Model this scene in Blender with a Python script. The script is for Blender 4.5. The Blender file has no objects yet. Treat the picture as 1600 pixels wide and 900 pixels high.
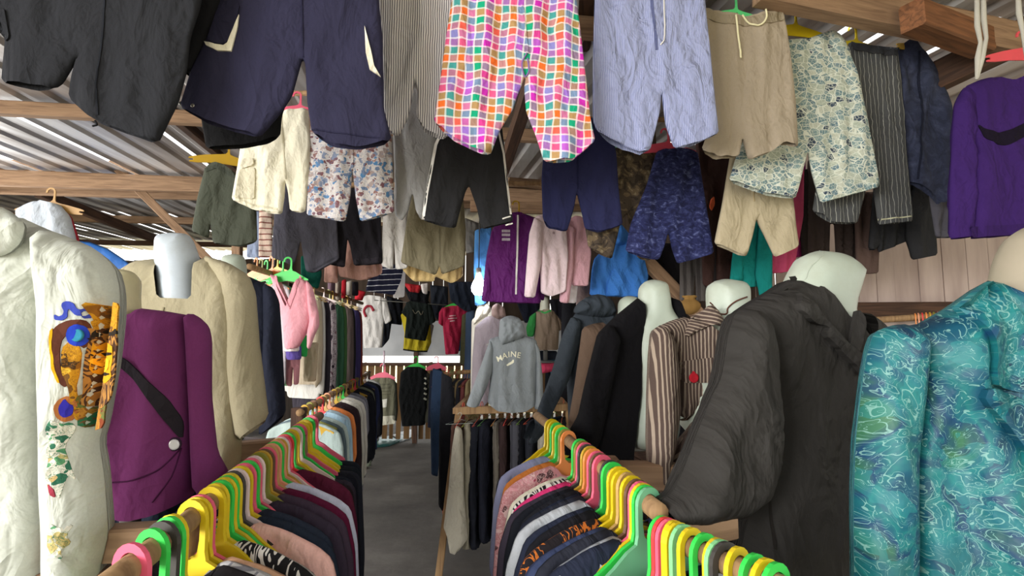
import bpy, math, random
import numpy as np
from mathutils import Vector, Matrix
from mathutils.bvhtree import BVHTree
from mathutils.geometry import delaunay_2d_cdt

scene = bpy.context.scene
COL = scene.collection

# ------------------------------------------------------------------ camera
FPX = 900.0
PITCH = math.atan(93.0 / FPX)
CAMZ = 1.5
cam_data = bpy.data.cameras.new('camera')
cam_data.sensor_width = 36.0
cam_data.lens = 36.0 * FPX / 1600.0
cam_data.clip_start = 0.05
cam_data.clip_end = 200
cam = bpy.data.objects.new('camera', cam_data)
cam.location = (0, 0, CAMZ)
cam.rotation_euler = (math.pi / 2 + PITCH, 0, 0)
COL.objects.link(cam)
scene.camera = cam

# ------------------------------------------------------------------ light
world = bpy.data.worlds.new('sky')
scene.world = world
world.use_nodes = True
wn = world.node_tree
bg = wn.nodes['Background']
wtc = wn.nodes.new('ShaderNodeTexCoord')
wsep = wn.nodes.new('ShaderNodeSeparateXYZ')
wramp = wn.nodes.new('ShaderNodeValToRGB')
wn.links.new(wtc.outputs['Generated'], wsep.inputs[0])
wn.links.new(wsep.outputs['Z'], wramp.inputs[0])
wramp.color_ramp.elements[0].position = 0.0
wramp.color_ramp.elements[0].color = (1.0, 0.97, 0.90, 1)
wramp.color_ramp.elements[1].position = 0.6
wramp.color_ramp.elements[1].color = (0.86, 0.93, 1.0, 1)
wn.links.new(wramp.outputs[0], bg.inputs['Color'])
bg.inputs['Strength'].default_value = 2.3

def area(name, loc, rot, sx, sy, power, color):
    d = bpy.data.lights.new(name, 'AREA')
    d.shape = 'RECTANGLE'
    d.size, d.size_y, d.energy, d.color = sx, sy, power, color
    o = bpy.data.objects.new(name, d)
    o.location, o.rotation_euler = loc, rot
    COL.objects.link(o)
    return o
# daylight through the open shop front behind the camera, and through the open side bay
area('front_daylight', (-4.2, -3.2, 2.5), (math.radians(84), 0, math.radians(-42)), 3.6, 2.6, 620, (1.0, 0.99, 0.98))
area('side_daylight', (-6.5, 4.0, 2.0), (math.radians(85), 0, math.radians(-90)), 6.0, 2.0, 260, (1.0, 0.985, 0.95))
sun_d = bpy.data.lights.new('sun', 'SUN')
sun_d.energy = 3.0
sun_d.angle = math.radians(2)
sun_d.color = (1.0, 0.95, 0.82)
sun = bpy.data.objects.new('sun', sun_d)
sun.rotation_euler = (math.radians(-38), 0, math.radians(-12))
COL.objects.link(sun)

vs = scene.view_settings
vs.view_transform = 'Standard'
vs.look = 'None'
vs.gamma = 1.0
vs.use_curve_mapping = False
vs.exposure = 0.2

# ------------------------------------------------------------------ projection helpers
CP, SP = math.cos(PITCH), math.sin(PITCH)
def ray(px, py):
    cx, cy = (px - 800.0) / FPX, (450.0 - py) / FPX
    return (cx, CP - cy * SP, SP + cy * CP)
def P(px, py, Y):
    d = ray(px, py)
    t = Y / d[1]
    return Vector((d[0] * t, Y, CAMZ + d[2] * t))
def Pz(px, py, z):
    d = ray(px, py)
    t = (z - CAMZ) / d[2]
    return Vector((d[0] * t, d[1] * t, z))
def proj_x(p):
    dep = p[1] * CP + (p[2] - CAMZ) * SP
    return 800 + FPX * p[0] / dep
class Plane:
    """upright plane at depth Y where the ray through px0 meets the horizon; k = change of depth per metre to the right"""
    def __init__(self, px0, Y, k=0.0, py0=543):
        o = P(px0, py0, Y)
        self.k = k
        self.c = o.y - k * o.x
        self.o = o
        self.n = math.hypot(1, k)
    def world(self, px, py):
        d = ray(px, py)
        t = self.c / (d[1] - self.k * d[0])
        return Vector((d[0] * t, d[1] * t, CAMZ + d[2] * t))
    def local(self, px, py):
        w = self.world(px, py)
        return ((w.x - self.o.x) * self.n, w.z - self.o.z)
    def local_at(self, px, py, off):
        """local (u, v) of the ray where it meets the plane pushed `off` along its own y axis"""
        d = ray(px, py)
        t = (self.c + off * self.n) / (d[1] - self.k * d[0])
        x, y, z = d[0] * t, d[1] * t, CAMZ + d[2] * t
        return (((x - self.o.x) + self.k * (y - self.o.y)) / self.n, z - self.o.z)
    @property
    def rz(self):
        return math.atan(self.k)

# ------------------------------------------------------------------ materials
def lin(h):
    if not isinstance(h, str): return (h[0], h[1], h[2], 1)
    h = h.lstrip('#')
    r = []
    for i in (0, 2, 4):
        c = int(h[i:i + 2], 16) / 255.0
        r.append(c / 12.92 if c <= 0.04045 else ((c + 0.055) / 1.055) ** 2.4)
    return (r[0], r[1], r[2], 1)
_M = {}
class NB:
    def __init__(self, name, rough=0.9, spec=0.25, metal=0.0):
        self.m = bpy.data.materials.new(name)
        self.m.use_nodes = True
        self.t = self.m.node_tree
        self.b = self.t.nodes['Principled BSDF']
        self.b.inputs['Roughness'].default_value = rough
        self.b.inputs['Specular IOR Level'].default_value = spec
        self.b.inputs['Metallic'].default_value = metal
        self.tc = self.t.nodes.new('ShaderNodeTexCoord')
    def n(self, typ, **kw):
        nd = self.t.nodes.new('ShaderNode' + typ)
        for k, v in kw.items(): setattr(nd, k, v)
        return nd
    def l(self, a, b): self.t.links.new(a, b)
    def math(self, op, a, b=None, c=None):
        nd = self.n('Math', operation=op)
        for i, v in enumerate((a, b, c)):
            if v is None: continue
            if isinstance(v, (int, float)): nd.inputs[i].default_value = v
            else: self.l(v, nd.inputs[i])
        return nd.outputs[0]
    def ramp(self, fac, stops, const=False):
        nd = self.n('ValToRGB')
        cr = nd.color_ramp
        if const: cr.interpolation = 'CONSTANT'
        while len(cr.elements) < len(stops): cr.elements.new(0.5)
        for e, (p, c) in zip(cr.elements, stops):
            e.position = p
            e.color = lin(c)
        self.l(fac, nd.inputs[0])
        return nd.outputs[0]
    def mix(self, fac, a, b, mode='MIX'):
        nd = self.n('Mix', data_type='RGBA', blend_type=mode)
        for i, v in ((0, fac), (6, a), (7, b)):
            if isinstance(v, (int, float)): nd.inputs[i].default_value = v
            elif isinstance(v, str): nd.inputs[i].default_value = lin(v)
            elif isinstance(v, tuple): nd.inputs[i].default_value = v
            else: self.l(v, nd.inputs[i])
        return nd.outputs[2]
    def uv(self): return self.tc.outputs['UV']
    def sep(self, v):
        nd = self.n('SeparateXYZ'); self.l(v, nd.inputs[0])
        return nd.outputs[0], nd.outputs[1], nd.outputs[2]
    def noise(self, scale, detail=3, vec=None, dist=0.0, rough=0.5):
        nd = self.n('TexNoise')
        nd.inputs['Scale'].default_value = scale
        nd.inputs['Detail'].default_value = detail
        nd.inputs['Distortion'].default_value = dist
        nd.inputs['Roughness'].default_value = rough
        self.l(vec if vec is not None else self.tc.outputs['Object'], nd.inputs['Vector'])
        return nd.outputs[0], nd.outputs[1]
    def voro(self, scale, feature='F1', metric='EUCLIDEAN', vec=None, rnd=1.0):
        nd = self.n('TexVoronoi', feature=feature)
        if feature != 'DISTANCE_TO_EDGE': nd.distance = metric
        nd.inputs['Scale'].default_value = scale
        nd.inputs['Randomness'].default_value = rnd
        self.l(vec if vec is not None else self.uv(), nd.inputs['Vector'])
        return nd
    def scaled(self, sx, sy, rot=0.0, vec=None):
        nd = self.n('Mapping')
        nd.inputs['Scale'].default_value = (sx, sy, 1)
        nd.inputs['Rotation'].default_value = (0, 0, rot)
        self.l(vec if vec is not None else self.uv(), nd.inputs['Vector'])
        return nd.outputs[0]
    def bump(self, h, strength=0.3, dist=0.01):
        nd = self.n('Bump')
        nd.inputs['Strength'].default_value = strength
        nd.inputs['Distance'].default_value = dist
        self.l(h, nd.inputs['Height'])
        self.l(nd.outputs[0], self.b.inputs['Normal'])
    def color(self, c):
        if isinstance(c, (str, tuple)): self.b.inputs['Base Color'].default_value = lin(c)
        else: self.l(c, self.b.inputs['Base Color'])
def crumple(b, wr, scale):
    vec = b.scaled(1, 0.55)
    h, _ = b.noise(scale * 0.6, 3, vec=vec, dist=0.9)
    r = b.math('ABSOLUTE', b.math('SUBTRACT', h, 0.5))
    h2, _ = b.noise(scale * 1.6, 4, vec=vec, dist=0.5)
    t = b.math('ADD', b.math('MULTIPLY', r, -1.5), b.math('MULTIPLY', h2, 0.6))
    b.bump(t, min(1.0, wr * 1.9), 0.03)
def fabric(hexc, wr=0.35, fade=0.12, rough=0.92, scale=14):
    """plain woven cloth: crumple bump and slight uneven dye"""
    key = ('fab', hexc, wr, fade, rough, scale)
    if key in _M: return _M[key]
    b = NB('cloth_' + hexc.strip('#'), rough, 0.12)
    f, _ = b.noise(6, 4)
    g, _ = b.noise(320, 2)
    v = b.math('MULTIPLY_ADD', f, fade * 2, 1 - fade)
    v2 = b.math('MULTIPLY_ADD', g, 0.22, 0.89)
    v = b.math('MULTIPLY', v, v2)
    c = b.mix(1.0, hexc, b.ramp(v, [(0, (0, 0, 0)), (1, (1, 1, 1))]), 'MULTIPLY')
    cm = b.n('CombineColor')
    for i in range(3): b.l(v, cm.inputs[i])
    c = b.mix(1.0, hexc, cm.outputs[0], 'MULTIPLY')
    b.color(c)
    crumple(b, wr, scale)
    b.b.inputs['Sheen Weight'].default_value = 0.0
    _M[key] = b.m
    return b.m
def finish(b, wr=0.3, scale=14):
    crumple(b, wr, scale)
    return b.m
def stripes(name, base, line, period, width, wr=0.3, rot=0.0, warp=0.0):
    key = ('str', name)
    if key in _M: return _M[key]
    b = NB(name)
    vec = b.scaled(1, 1, rot)
    u, v, _ = b.sep(vec)
    if warp:
        n, _ = b.noise(9, 2, vec=b.uv())
        u = b.math('MULTIPLY_ADD', n, warp, u)
    fr = b.math('FRACT', b.math('DIVIDE', u, period))
    s = b.math('LESS_THAN', fr, width)
    b.color(b.mix(s, base, line))
    _M[key] = finish(b, wr)
    return b.m
def plaid():
    b = NB('madras_plaid')
    n, _ = b.noise(7, 2, vec=b.uv())
    u, v, _ = b.sep(b.scaled(1, 1, 0.05))
    u = b.math('MULTIPLY_ADD', n, 0.028, u)
    v = b.math('MULTIPLY_ADD', n, -0.028, v)
    cell = 0.031
    cols = ['#f0722f', '#a277d8', '#17a37a', '#c92fb4', '#e4506a', '#5f8fae']
    def band(x, order):
        k = len(order)
        t = b.math('FRACT', b.math('DIVIDE', x, cell * k))
        return b.ramp(t, [(i / k, cols[o]) for i, o in enumerate(order)], True)
    cu = band(u, [0, 1, 2, 3, 0, 5])
    cv = band(v, [0, 2, 3, 1, 4, 2])
    wu = b.math('LESS_THAN', b.math('FRACT', b.math('DIVIDE', u, cell)), 0.2)
    wv = b.math('LESS_THAN', b.math('FRACT', b.math('DIVIDE', v, cell)), 0.2)
    cc = b.mix(0.5, cu, cv)
    c = b.mix(b.math('MULTIPLY', wu, 0.52), cc, '#fbf6f4')
    c = b.mix(b.math('MULTIPLY', wv, 0.52), c, '#fbf6f4')
    b.color(c)
    return finish(b, 0.35)
def camo(name, cols, scale, sy=1.0, wr=0.3):
    b = NB(name)
    n, _ = b.noise(scale, 3, vec=b.scaled(1, sy), dist=0.9)
    b.color(b.ramp(n, [(0.0, cols[0]), (0.42, cols[1]), (0.53, cols[2]), (0.63, cols[3])], True))
    return finish(b, wr)
def floral(name, ground, cols, scale, dens=0.3, warp=0.35, wr=0.25):
    b = NB(name)
    _, nc = b.noise(scale * 0.7, 2, vec=b.uv())
    w = b.mix(warp * 0.12, b.uv(), nc, 'ADD')
    vo = b.voro(scale, vec=w)
    sep = b.n('SeparateColor'); b.l(vo.outputs['Color'], sep.inputs[0])
    k = len(cols)
    pal = b.ramp(sep.outputs[0], [(i / k, c) for i, c in enumerate(cols)], True)
    m1 = b.math('LESS_THAN', vo.outputs['Distance'], b.math('MULTIPLY_ADD', sep.outputs[1], dens, dens * 0.5))
    n2, _ = b.noise(scale * 2.2, 2, vec=w, dist=1.5)
    lines = b.math('LESS_THAN', b.math('ABSOLUTE', b.math('SUBTRACT', n2, 0.5)), 0.025)
    c = b.mix(m1, ground, pal)
    c = b.mix(b.math('MULTIPLY', lines, 0.8), c, cols[0])
    b.color(c)
    return finish(b, wr)
def deco_print():
    b = NB('collage_print')
    vec = b.scaled(1, 1.5, 0.25)
    vo = b.voro(26, vec=vec, metric='CHEBYCHEV')
    ve = b.voro(26, 'DISTANCE_TO_EDGE', vec=vec)
    sep = b.n('SeparateColor'); b.l(vo.outputs['Color'], sep.inputs[0])
    pal = b.ramp(sep.outputs[0], [(0, '#6c868c'), (0.3, '#a9b2a4'), (0.52, '#7f9698'), (0.72, '#b9bdae'), (0.86, '#3d4a5c'), (0.93, '#667f8b')], True)
    v2 = b.voro(62, 'DISTANCE_TO_EDGE', vec=b.scaled(1, 1, -0.5))
    edge = b.math('LESS_THAN', ve.outputs['Distance'], 0.05)
    e2 = b.math('LESS_THAN', v2.outputs['Distance'], 0.045)
    c = b.mix(e2, pal, '#c2c8bc')
    c = b.mix(edge, c, '#d3d7cb')
    b.color(c)
    return finish(b, 0.25)
def turquoise_print():
    b = NB('turquoise_scroll_print', 0.55, 0.4)
    n, nc = b.noise(11, 3, vec=b.uv(), dist=0.8)
    base = b.ramp(n, [(0.30, '#062840'), (0.42, '#0c4c62'), (0.5, '#14686a'), (0.57, '#0c3a5c'), (0.68, '#2f6448')])
    w = b.mix(0.13, b.uv(), nc, 'ADD')
    vo = b.voro(36, vec=w)
    ring = b.math('ABSOLUTE', b.math('SUBTRACT', b.math('FRACT', b.math('MULTIPLY', vo.outputs['Distance'], 3.2)), 0.5))
    ln = b.math('LESS_THAN', ring, 0.06)
    n3, _ = b.noise(11, 1, vec=w)
    ln = b.math('MULTIPLY', ln, b.math('GREATER_THAN', n3, 0.46))
    n4, _ = b.noise(38, 1, vec=w, dist=2.2)
    l2 = b.math('LESS_THAN', b.math('ABSOLUTE', b.math('SUBTRACT', n4, 0.5)), 0.009)
    sep = b.n('SeparateColor'); b.l(vo.outputs['Color'], sep.inputs[0])
    cellm = b.math('MULTIPLY', b.math('GREATER_THAN', sep.outputs[0], 0.55), 0.45)
    c = b.mix(cellm, base, '#1d7c7c')
    c = b.mix(b.math('MULTIPLY', b.math('MAXIMUM', ln, l2), 0.6), c, '#86b3aa')
    b.color(c)
    return finish(b, 0.3, 10)
def zebra(name='zebra_print', a='#1b1a1c', c2='#dcd9d2', scale=16):
    b = NB(name)
    n, _ = b.noise(scale, 2, vec=b.scaled(1, 0.45), dist=1.5)
    s = b.math('GREATER_THAN', b.math('FRACT', b.math('MULTIPLY', n, 9)), 0.5)
    b.color(b.mix(s, a, c2))
    return finish(b, 0.2)
def gridcheck(name, base, line, period):
    b = NB(name)
    u, v, _ = b.sep(b.uv())
    wu = b.math('LESS_THAN', b.math('FRACT', b.math('DIVIDE', u, period)), 0.18)
    wv = b.math('LESS_THAN', b.math('FRACT', b.math('DIVIDE', v, period)), 0.18)
    b.color(b.mix(b.math('MAXIMUM', wu, wv), base, line))
    return finish(b, 0.25)
def plastic(hexc):
    key = ('pl', hexc)
    if key in _M: return _M[key]
    b = NB('plastic_' + hexc.strip('#'), 0.42, 0.4)
    f, _ = b.noise(30, 3)
    b.color(b.mix(b.math('MULTIPLY', f, 0.18), hexc, '#6b6458'))
    _M[key] = b.m
    return b.m
def wood(name, a, c2, scale=3.0, rough=0.75):
    key = ('wd', name)
    if key in _M: return _M[key]
    b = NB(name, rough, 0.25)
    m = b.n('Mapping'); m.inputs['Scale'].default_value = (14, 14, 1.2)
    b.l(b.tc.outputs['Object'], m.inputs[0])
    n, _ = b.noise(scale, 5, vec=m.outputs[0], dist=0.8)
    n2, _ = b.noise(1.3, 3)
    c = b.ramp(n, [(0.32, c2), (0.62, a)])
    c = b.mix(b.math('MULTIPLY', n2, 0.35), c, c2)
    b.color(c)
    b.bump(n, 0.25, 0.01)
    _M[key] = b.m
    return b.m
def emit(name, hexc, s):
    key = ('em', name)
    if key in _M: return _M[key]
    b = NB(name)
    b.color('#ffffff')
    b.b.inputs['Emission Color'].default_value = lin(hexc)
    b.b.inputs['Emission Strength'].default_value = s
    _M[key] = b.m
    return b.m
def dummy_skin(name, hexc, rough=0.45, dirt=0.15):
    key = ('dm', name)
    if key in _M: return _M[key]
    b = NB(name, rough, 0.4)
    f, _ = b.noise(9, 5, rough=0.65)
    b.color(b.mix(b.ramp(f, [(0.45, (0, 0, 0)), (0.8, (dirt * 3, dirt * 3, dirt * 3))]), hexc, '#8c8671'))
    g, _ = b.noise(60, 3)
    b.bump(g, 0.1, 0.005)
    _M[key] = b.m
    return b.m

# ------------------------------------------------------------------ mesh helpers
def link(o, parent=None):
    COL.objects.link(o)
    if parent is not None: o.parent = parent
    return o
def tag(o, label=None, cat=None, group=None, kind=None):
    if label: o['label'] = label
    if cat: o['category'] = cat
    if group: o['group'] = group
    if kind: o['kind'] = kind
    return o
def mesh_obj(name, verts, faces, mat, parent=None, smooth=True, uv=None, loc=None, rz=0.0):
    me = bpy.data.meshes.new(name)
    me.from_pydata([tuple(map(float, v)) for v in verts], [], [tuple(map(int, f)) for f in faces])
    if uv is not None:
        lay = me.uv_layers.new(name='UVMap')
        li = np.empty(len(me.loops), dtype=np.int32)
        me.loops.foreach_get('vertex_index', li)
        lay.data.foreach_set('uv', np.asarray(uv, dtype=np.float32)[li].ravel())
    if smooth: me.polygons.foreach_set('use_smooth', [True] * len(me.polygons))
    me.materials.append(mat)
    me.update()
    o = bpy.data.objects.new(name, me)
    if loc is not None: o.location = loc
    o.rotation_euler = (0, 0, rz)
    return link(o, parent)
def tube_geo(pts, r, seg=8, cap=True, rad=None):
    pts = [Vector(p) for p in pts]
    V, F = [], []
    n = len(pts)
    prev = None
    for i, p in enumerate(pts):
        t = (pts[min(i + 1, n - 1)] - pts[max(i - 1, 0)]).normalized()
        if prev is None:
            a = t.orthogonal().normalized()
        else:
            a = (prev - t * prev.dot(t)).normalized()
        prev = a
        b2 = t.cross(a)
        rr = r if rad is None else rad[i]
        for s in range(seg):
            an = 2 * math.pi * s / seg
            V.append(p + a * rr * math.cos(an) + b2 * rr * math.sin(an))
    for i in range(n - 1):
        for s in range(seg):
            s2 = (s + 1) % seg
            F.append((i * seg + s, i * seg + s2, (i + 1) * seg + s2, (i + 1) * seg + s))
    if cap:
        F.append(tuple(reversed(range(seg))))
        F.append(tuple((n - 1) * seg + s for s in range(seg)))
    return V, F
def beam_geo(a, b, w, h):
    """rectangular timber from a to b, w wide, h high"""
    a, b = Vector(a), Vector(b)
    t = (b - a).normalized()
    up = Vector((0, 0, 1))
    if abs(t.z) > 0.9: up = Vector((0, 1, 0))
    s = t.cross(up).normalized()
    u = s.cross(t).normalized()
    V, F = [], []
    n = 7
    for i in range(n):
        p = a + (b - a) * i / (n - 1)
        for (x, y) in ((-1, -1), (-.8, -1), (.8, -1), (1, -.85), (1, .85), (.8, 1), (-.8, 1), (-1, .85)):
            V.append(p + s * x * w / 2 + u * y * h / 2)
    m = 8
    for i in range(n - 1):
        for k in range(m):
            k2 = (k + 1) % m
            F.append((i * m + k, i * m + k2, (i + 1) * m + k2, (i + 1) * m + k))
    F.append(tuple(reversed(range(m))))
    F.append(tuple((n - 1) * m + k for k in range(m)))
    return V, F
def beam(name, a, b, w, h, mat, parent=None, label=None, cat=None, kind=None, group=None):
    a, b = Vector(a), Vector(b)
    V, F = beam_geo(a, b, w, h)
    mid = (a + b) / 2
    if parent is None:
        # grain runs along the timber: give the object its own axis
        q = (b - a).to_track_quat('Z', 'Y')
        inv = q.inverted()
        V = [inv @ (v - mid) for v in V]
        o = mesh_obj(name, V, F, mat, None, smooth=False)
        o.location = mid
        o.rotation_mode = 'QUATERNION'
        o.rotation_quaternion = q
    else:
        o = mesh_obj(name, V, F, mat, parent, smooth=False)
    return tag(o, label, cat, group, kind)
def pole(name, pts, r, mat, parent=None, label=None, cat=None, kind=None, group=None, seg=12, rad=None):
    V, F = tube_geo(pts, r, seg, True, rad)
    return tag(mesh_obj(name, V, F, mat, parent), label, cat, group, kind)

def inside(poly, q):
    x, y = q[:, 0], q[:, 1]
    res = np.zeros(len(q), bool)
    n = len(poly)
    j = n - 1
    for i in range(n):
        xi, yi = poly[i]; xj, yj = poly[j]
        c = ((yi > y) != (yj > y))
        with np.errstate(divide='ignore', invalid='ignore'):
            xx = (xj - xi) * (y - yi) / (yj - yi) + xi
        res ^= c & (x < xx)
        j = i
    return res
def segdist(q, A, B):
    d = np.full(len(q), 1e9)
    for a, b in zip(A, B):
        ab = b - a
        L = ab @ ab
        if L < 1e-14: continue
        t = np.clip(((q - a) @ ab) / L, 0, 1)
        pr = a + t[:, None] * ab
        d = np.minimum(d, np.hypot(q[:, 0] - pr[:, 0], q[:, 1] - pr[:, 1]))
    return d
def chaikin(pts, fl, r, cut):
    """round the corners, cutting off at most `cut` metres of each edge"""
    n = len(pts)
    P2, F2 = [], []
    for i in range(n):
        a, b = pts[i], pts[(i + 1) % n]
        L = float(np.hypot(*(b - a))) or 1e-9
        q = min(r, cut / L)
        P2.append(a + (b - a) * q); F2.append(fl[i])
        P2.append(b - (b - a) * q); F2.append(1 if (fl[i] and fl[(i + 1) % n]) else 0)
    return P2, F2
def outline(pts, h, soft=2):
    fl = [1 if len(p) > 2 and p[2] else 0 for p in pts]
    P2 = [np.array(p[:2], float) for p in pts]
    for i in range(soft): P2, F2 = chaikin(P2, fl, 0.2, 0.009 if soft == 1 else (0.05 if i == 0 else 0.02)); fl = F2
    B, BF = [], []
    n = len(P2)
    for i in range(n):
        a, b = P2[i], P2[(i + 1) % n]
        L = np.hypot(*(b - a))
        if L < 1e-6: continue
        m = max(1, int(round(L / h)))
        for k in range(m):
            B.append(a + (b - a) * k / m); BF.append(fl[i])
    return np.array(B), np.array(BF)
def fill(B, h, holes=(), ring=None, gap=0.5):
    lo, hi = B.min(0), B.max(0)
    xs = np.arange(lo[0] + h * 0.5, hi[0], h)
    zs = np.arange(lo[1] + h * 0.5, hi[1], h * 0.866)
    g = []
    for i, z in enumerate(zs):
        for x in xs: g.append((x + (h / 2 if i % 2 else 0), z))
    g = np.array(g) if g else np.zeros((0, 2))
    loops = [B] + [np.array(x) for x in holes]
    if len(g):
        keep = inside(B, g)
        for hl in loops[1:]: keep &= ~inside(hl, g)
        g = g[keep]
        if len(g):
            A = np.concatenate(loops); Bn = np.concatenate([np.roll(l, -1, 0) for l in loops])
            g = g[segdist(g, A, Bn) > gap * h]
    vs = [Vector(p) for p in np.concatenate(loops)]
    ed, s = [], 0
    for l in loops:
        ed += [(s + i, s + (i + 1) % len(l)) for i in range(len(l))]
        s += len(l)
    vs += [Vector(p) for p in g]
    if ring is not None: vs += [Vector(p) for p in ring]
    ov, oe, of, _, _, _ = delaunay_2d_cdt(vs, ed, [], 2 if len(loops) > 1 else 1, 1e-7)
    V2 = np.array([(v.x, v.y) for v in ov])
    return V2, [tuple(f) for f in of]
def folds(seed, amp, fx, fz, n=4, tilt=0.25):
    rg = np.random.RandomState(seed)
    W = [(fx * rg.uniform(0.5, 1.7), rg.uniform(0, 6.28), rg.uniform(0.3, 1.1), fz * rg.uniform(0.5, 1.6), rg.uniform(0, 6.28),
          rg.uniform(-tilt, tilt), rg.uniform(0.5, 1.0)) for _ in range(n)]
    def f(u, v):
        s = 0
        for (a, p, w, c, q, t, g) in W:
            x = 6.2832 * a * (u + t * v) + p + w * np.sin(6.2832 * c * v + q) * 1.6
            s = s + g * (0.55 * np.sin(x) + 0.9 * ((1 - np.abs(np.sin(x * 0.5 + q))) ** 1.6 - 0.35))
        # creases where the cloth bunches
        for (a, p, w, c, q, t, g) in W[:2]:
            x = 6.2832 * (a * 1.7 * u * 0.6 + c * 2.4 * v) + p * 2 + 1.8 * np.sin(6.2832 * (a * 0.5 * u - c * 0.7 * v) + q)
            s = s + 0.5 * g * ((1 - np.abs(np.sin(x))) ** 2.2 - 0.3)
        return 1.7 * amp * s / n ** 0.5
    return f
class Shell:
    """cloth body: front and back skins inflated from an outline; edges flagged 1 are left open (hem, neck, cuff)"""
    def __init__(self, loc_pts, T, R, Tb=None, amp=0.013, fx=8, fz=1.6, seed=1, h=None, soft=1, dy=0.0, tilt=0.25, power=2.0, curl=0.0):
        ext = np.ptp(np.array([p[:2] for p in loc_pts]), axis=0).max()
        self.h = h or max(0.009, ext / 34)
        self.T, self.R, self.Tb, self.dy, self.power = T, R, T if Tb is None else Tb, dy, power
        self.B, self.BF = outline(loc_pts, self.h, soft)
        A, Bn = self.B, np.roll(self.B, -1, 0)
        m = self.BF == 0
        self.A, self.Bn = A[m], Bn[m]
        self.ff = folds(seed, amp, fx, fz, tilt=tilt)
        self.fb = folds(seed + 77, amp * 0.7, fx, fz, tilt=tilt)
    def prof(self, d):
        t = np.clip(d / self.R, 0, 1)
        return np.sqrt(np.clip(1 - (1 - t) ** self.power, 0, 1))
    def front(self, q):
        q = np.atleast_2d(np.asarray(q, float))
        d = segdist(q, self.A, self.Bn)
        s = np.clip(d / (self.R * 0.5), 0, 1)
        return -(self.T * self.prof(d)) - s * self.ff(q[:, 0], q[:, 1]) + self.dy
    def hit(self, q):
        """depth of the built front skin at local points (falls back on the formula off the cloth)"""
        q = np.atleast_2d(np.asarray(q, float))
        y = self.front(q)
        if getattr(self, 'bvh', None):
            for i, (u, v) in enumerate(q):
                h = self.bvh.ray_cast(Vector((u, -2.0, v)), Vector((0, 1, 0)))
                if h[0] is not None: y[i] = h[0].y
        return y
    def geo(self):
        # two rings of points just inside the seam keep the rolled edge smooth
        B = self.B
        t = np.roll(B, -1, 0) - np.roll(B, 1, 0)
        t /= np.maximum(np.hypot(t[:, 0], t[:, 1]), 1e-9)[:, None]
        area2 = np.sum(B[:, 0] * np.roll(B[:, 1], -1) - np.roll(B[:, 0], -1) * B[:, 1])
        nr = np.stack([-t[:, 1], t[:, 0]], 1) * (1 if area2 > 0 else -1)
        Bn = np.roll(B, -1, 0)
        rings = []
        for off in (0.12 * self.R, 0.38 * self.R):
            q = B + nr * off
            q = q[inside(B, q)]
            if len(q): q = q[segdist(q, B, Bn) > 0.9 * off]
            rings.append(q)
        ring = np.concatenate(rings)
        V2, T = fill(B, self.h, (), ring, max(0.5, 0.38 * self.R / self.h + 0.45))
        d = segdist(V2, self.A, self.Bn)
        s = np.clip(d / (self.R * 0.5), 0, 1)
        yf = -(self.T * self.prof(d)) - s * self.ff(V2[:, 0], V2[:, 1]) + self.dy
        yb = self.Tb * self.prof(d) + s * self.fb(V2[:, 0], V2[:, 1]) + self.dy
        yb = np.maximum(yb, yf + 0.0005)
        n = len(V2)
        verts = [(V2[i, 0], yf[i], V2[i, 1]) for i in range(n)]
        uv = [(V2[i, 0], V2[i, 1]) for i in range(n)]
        bi = list(range(n))
        for i in range(n):
            if d[i] > 1e-6:
                bi[i] = len(verts)
                verts.append((V2[i, 0], yb[i], V2[i, 1]))
                uv.append((V2[i, 0] + 0.37, V2[i, 1]))
        faces = []
        for (a, b, c) in T:
            # front faces look towards -y
            faces.append((a, b, c))
            faces.append((bi[c], bi[b], bi[a]))
        self.bvh = BVHTree.FromPolygons([Vector(v) for v in verts], faces)
        return verts, faces, uv
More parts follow.
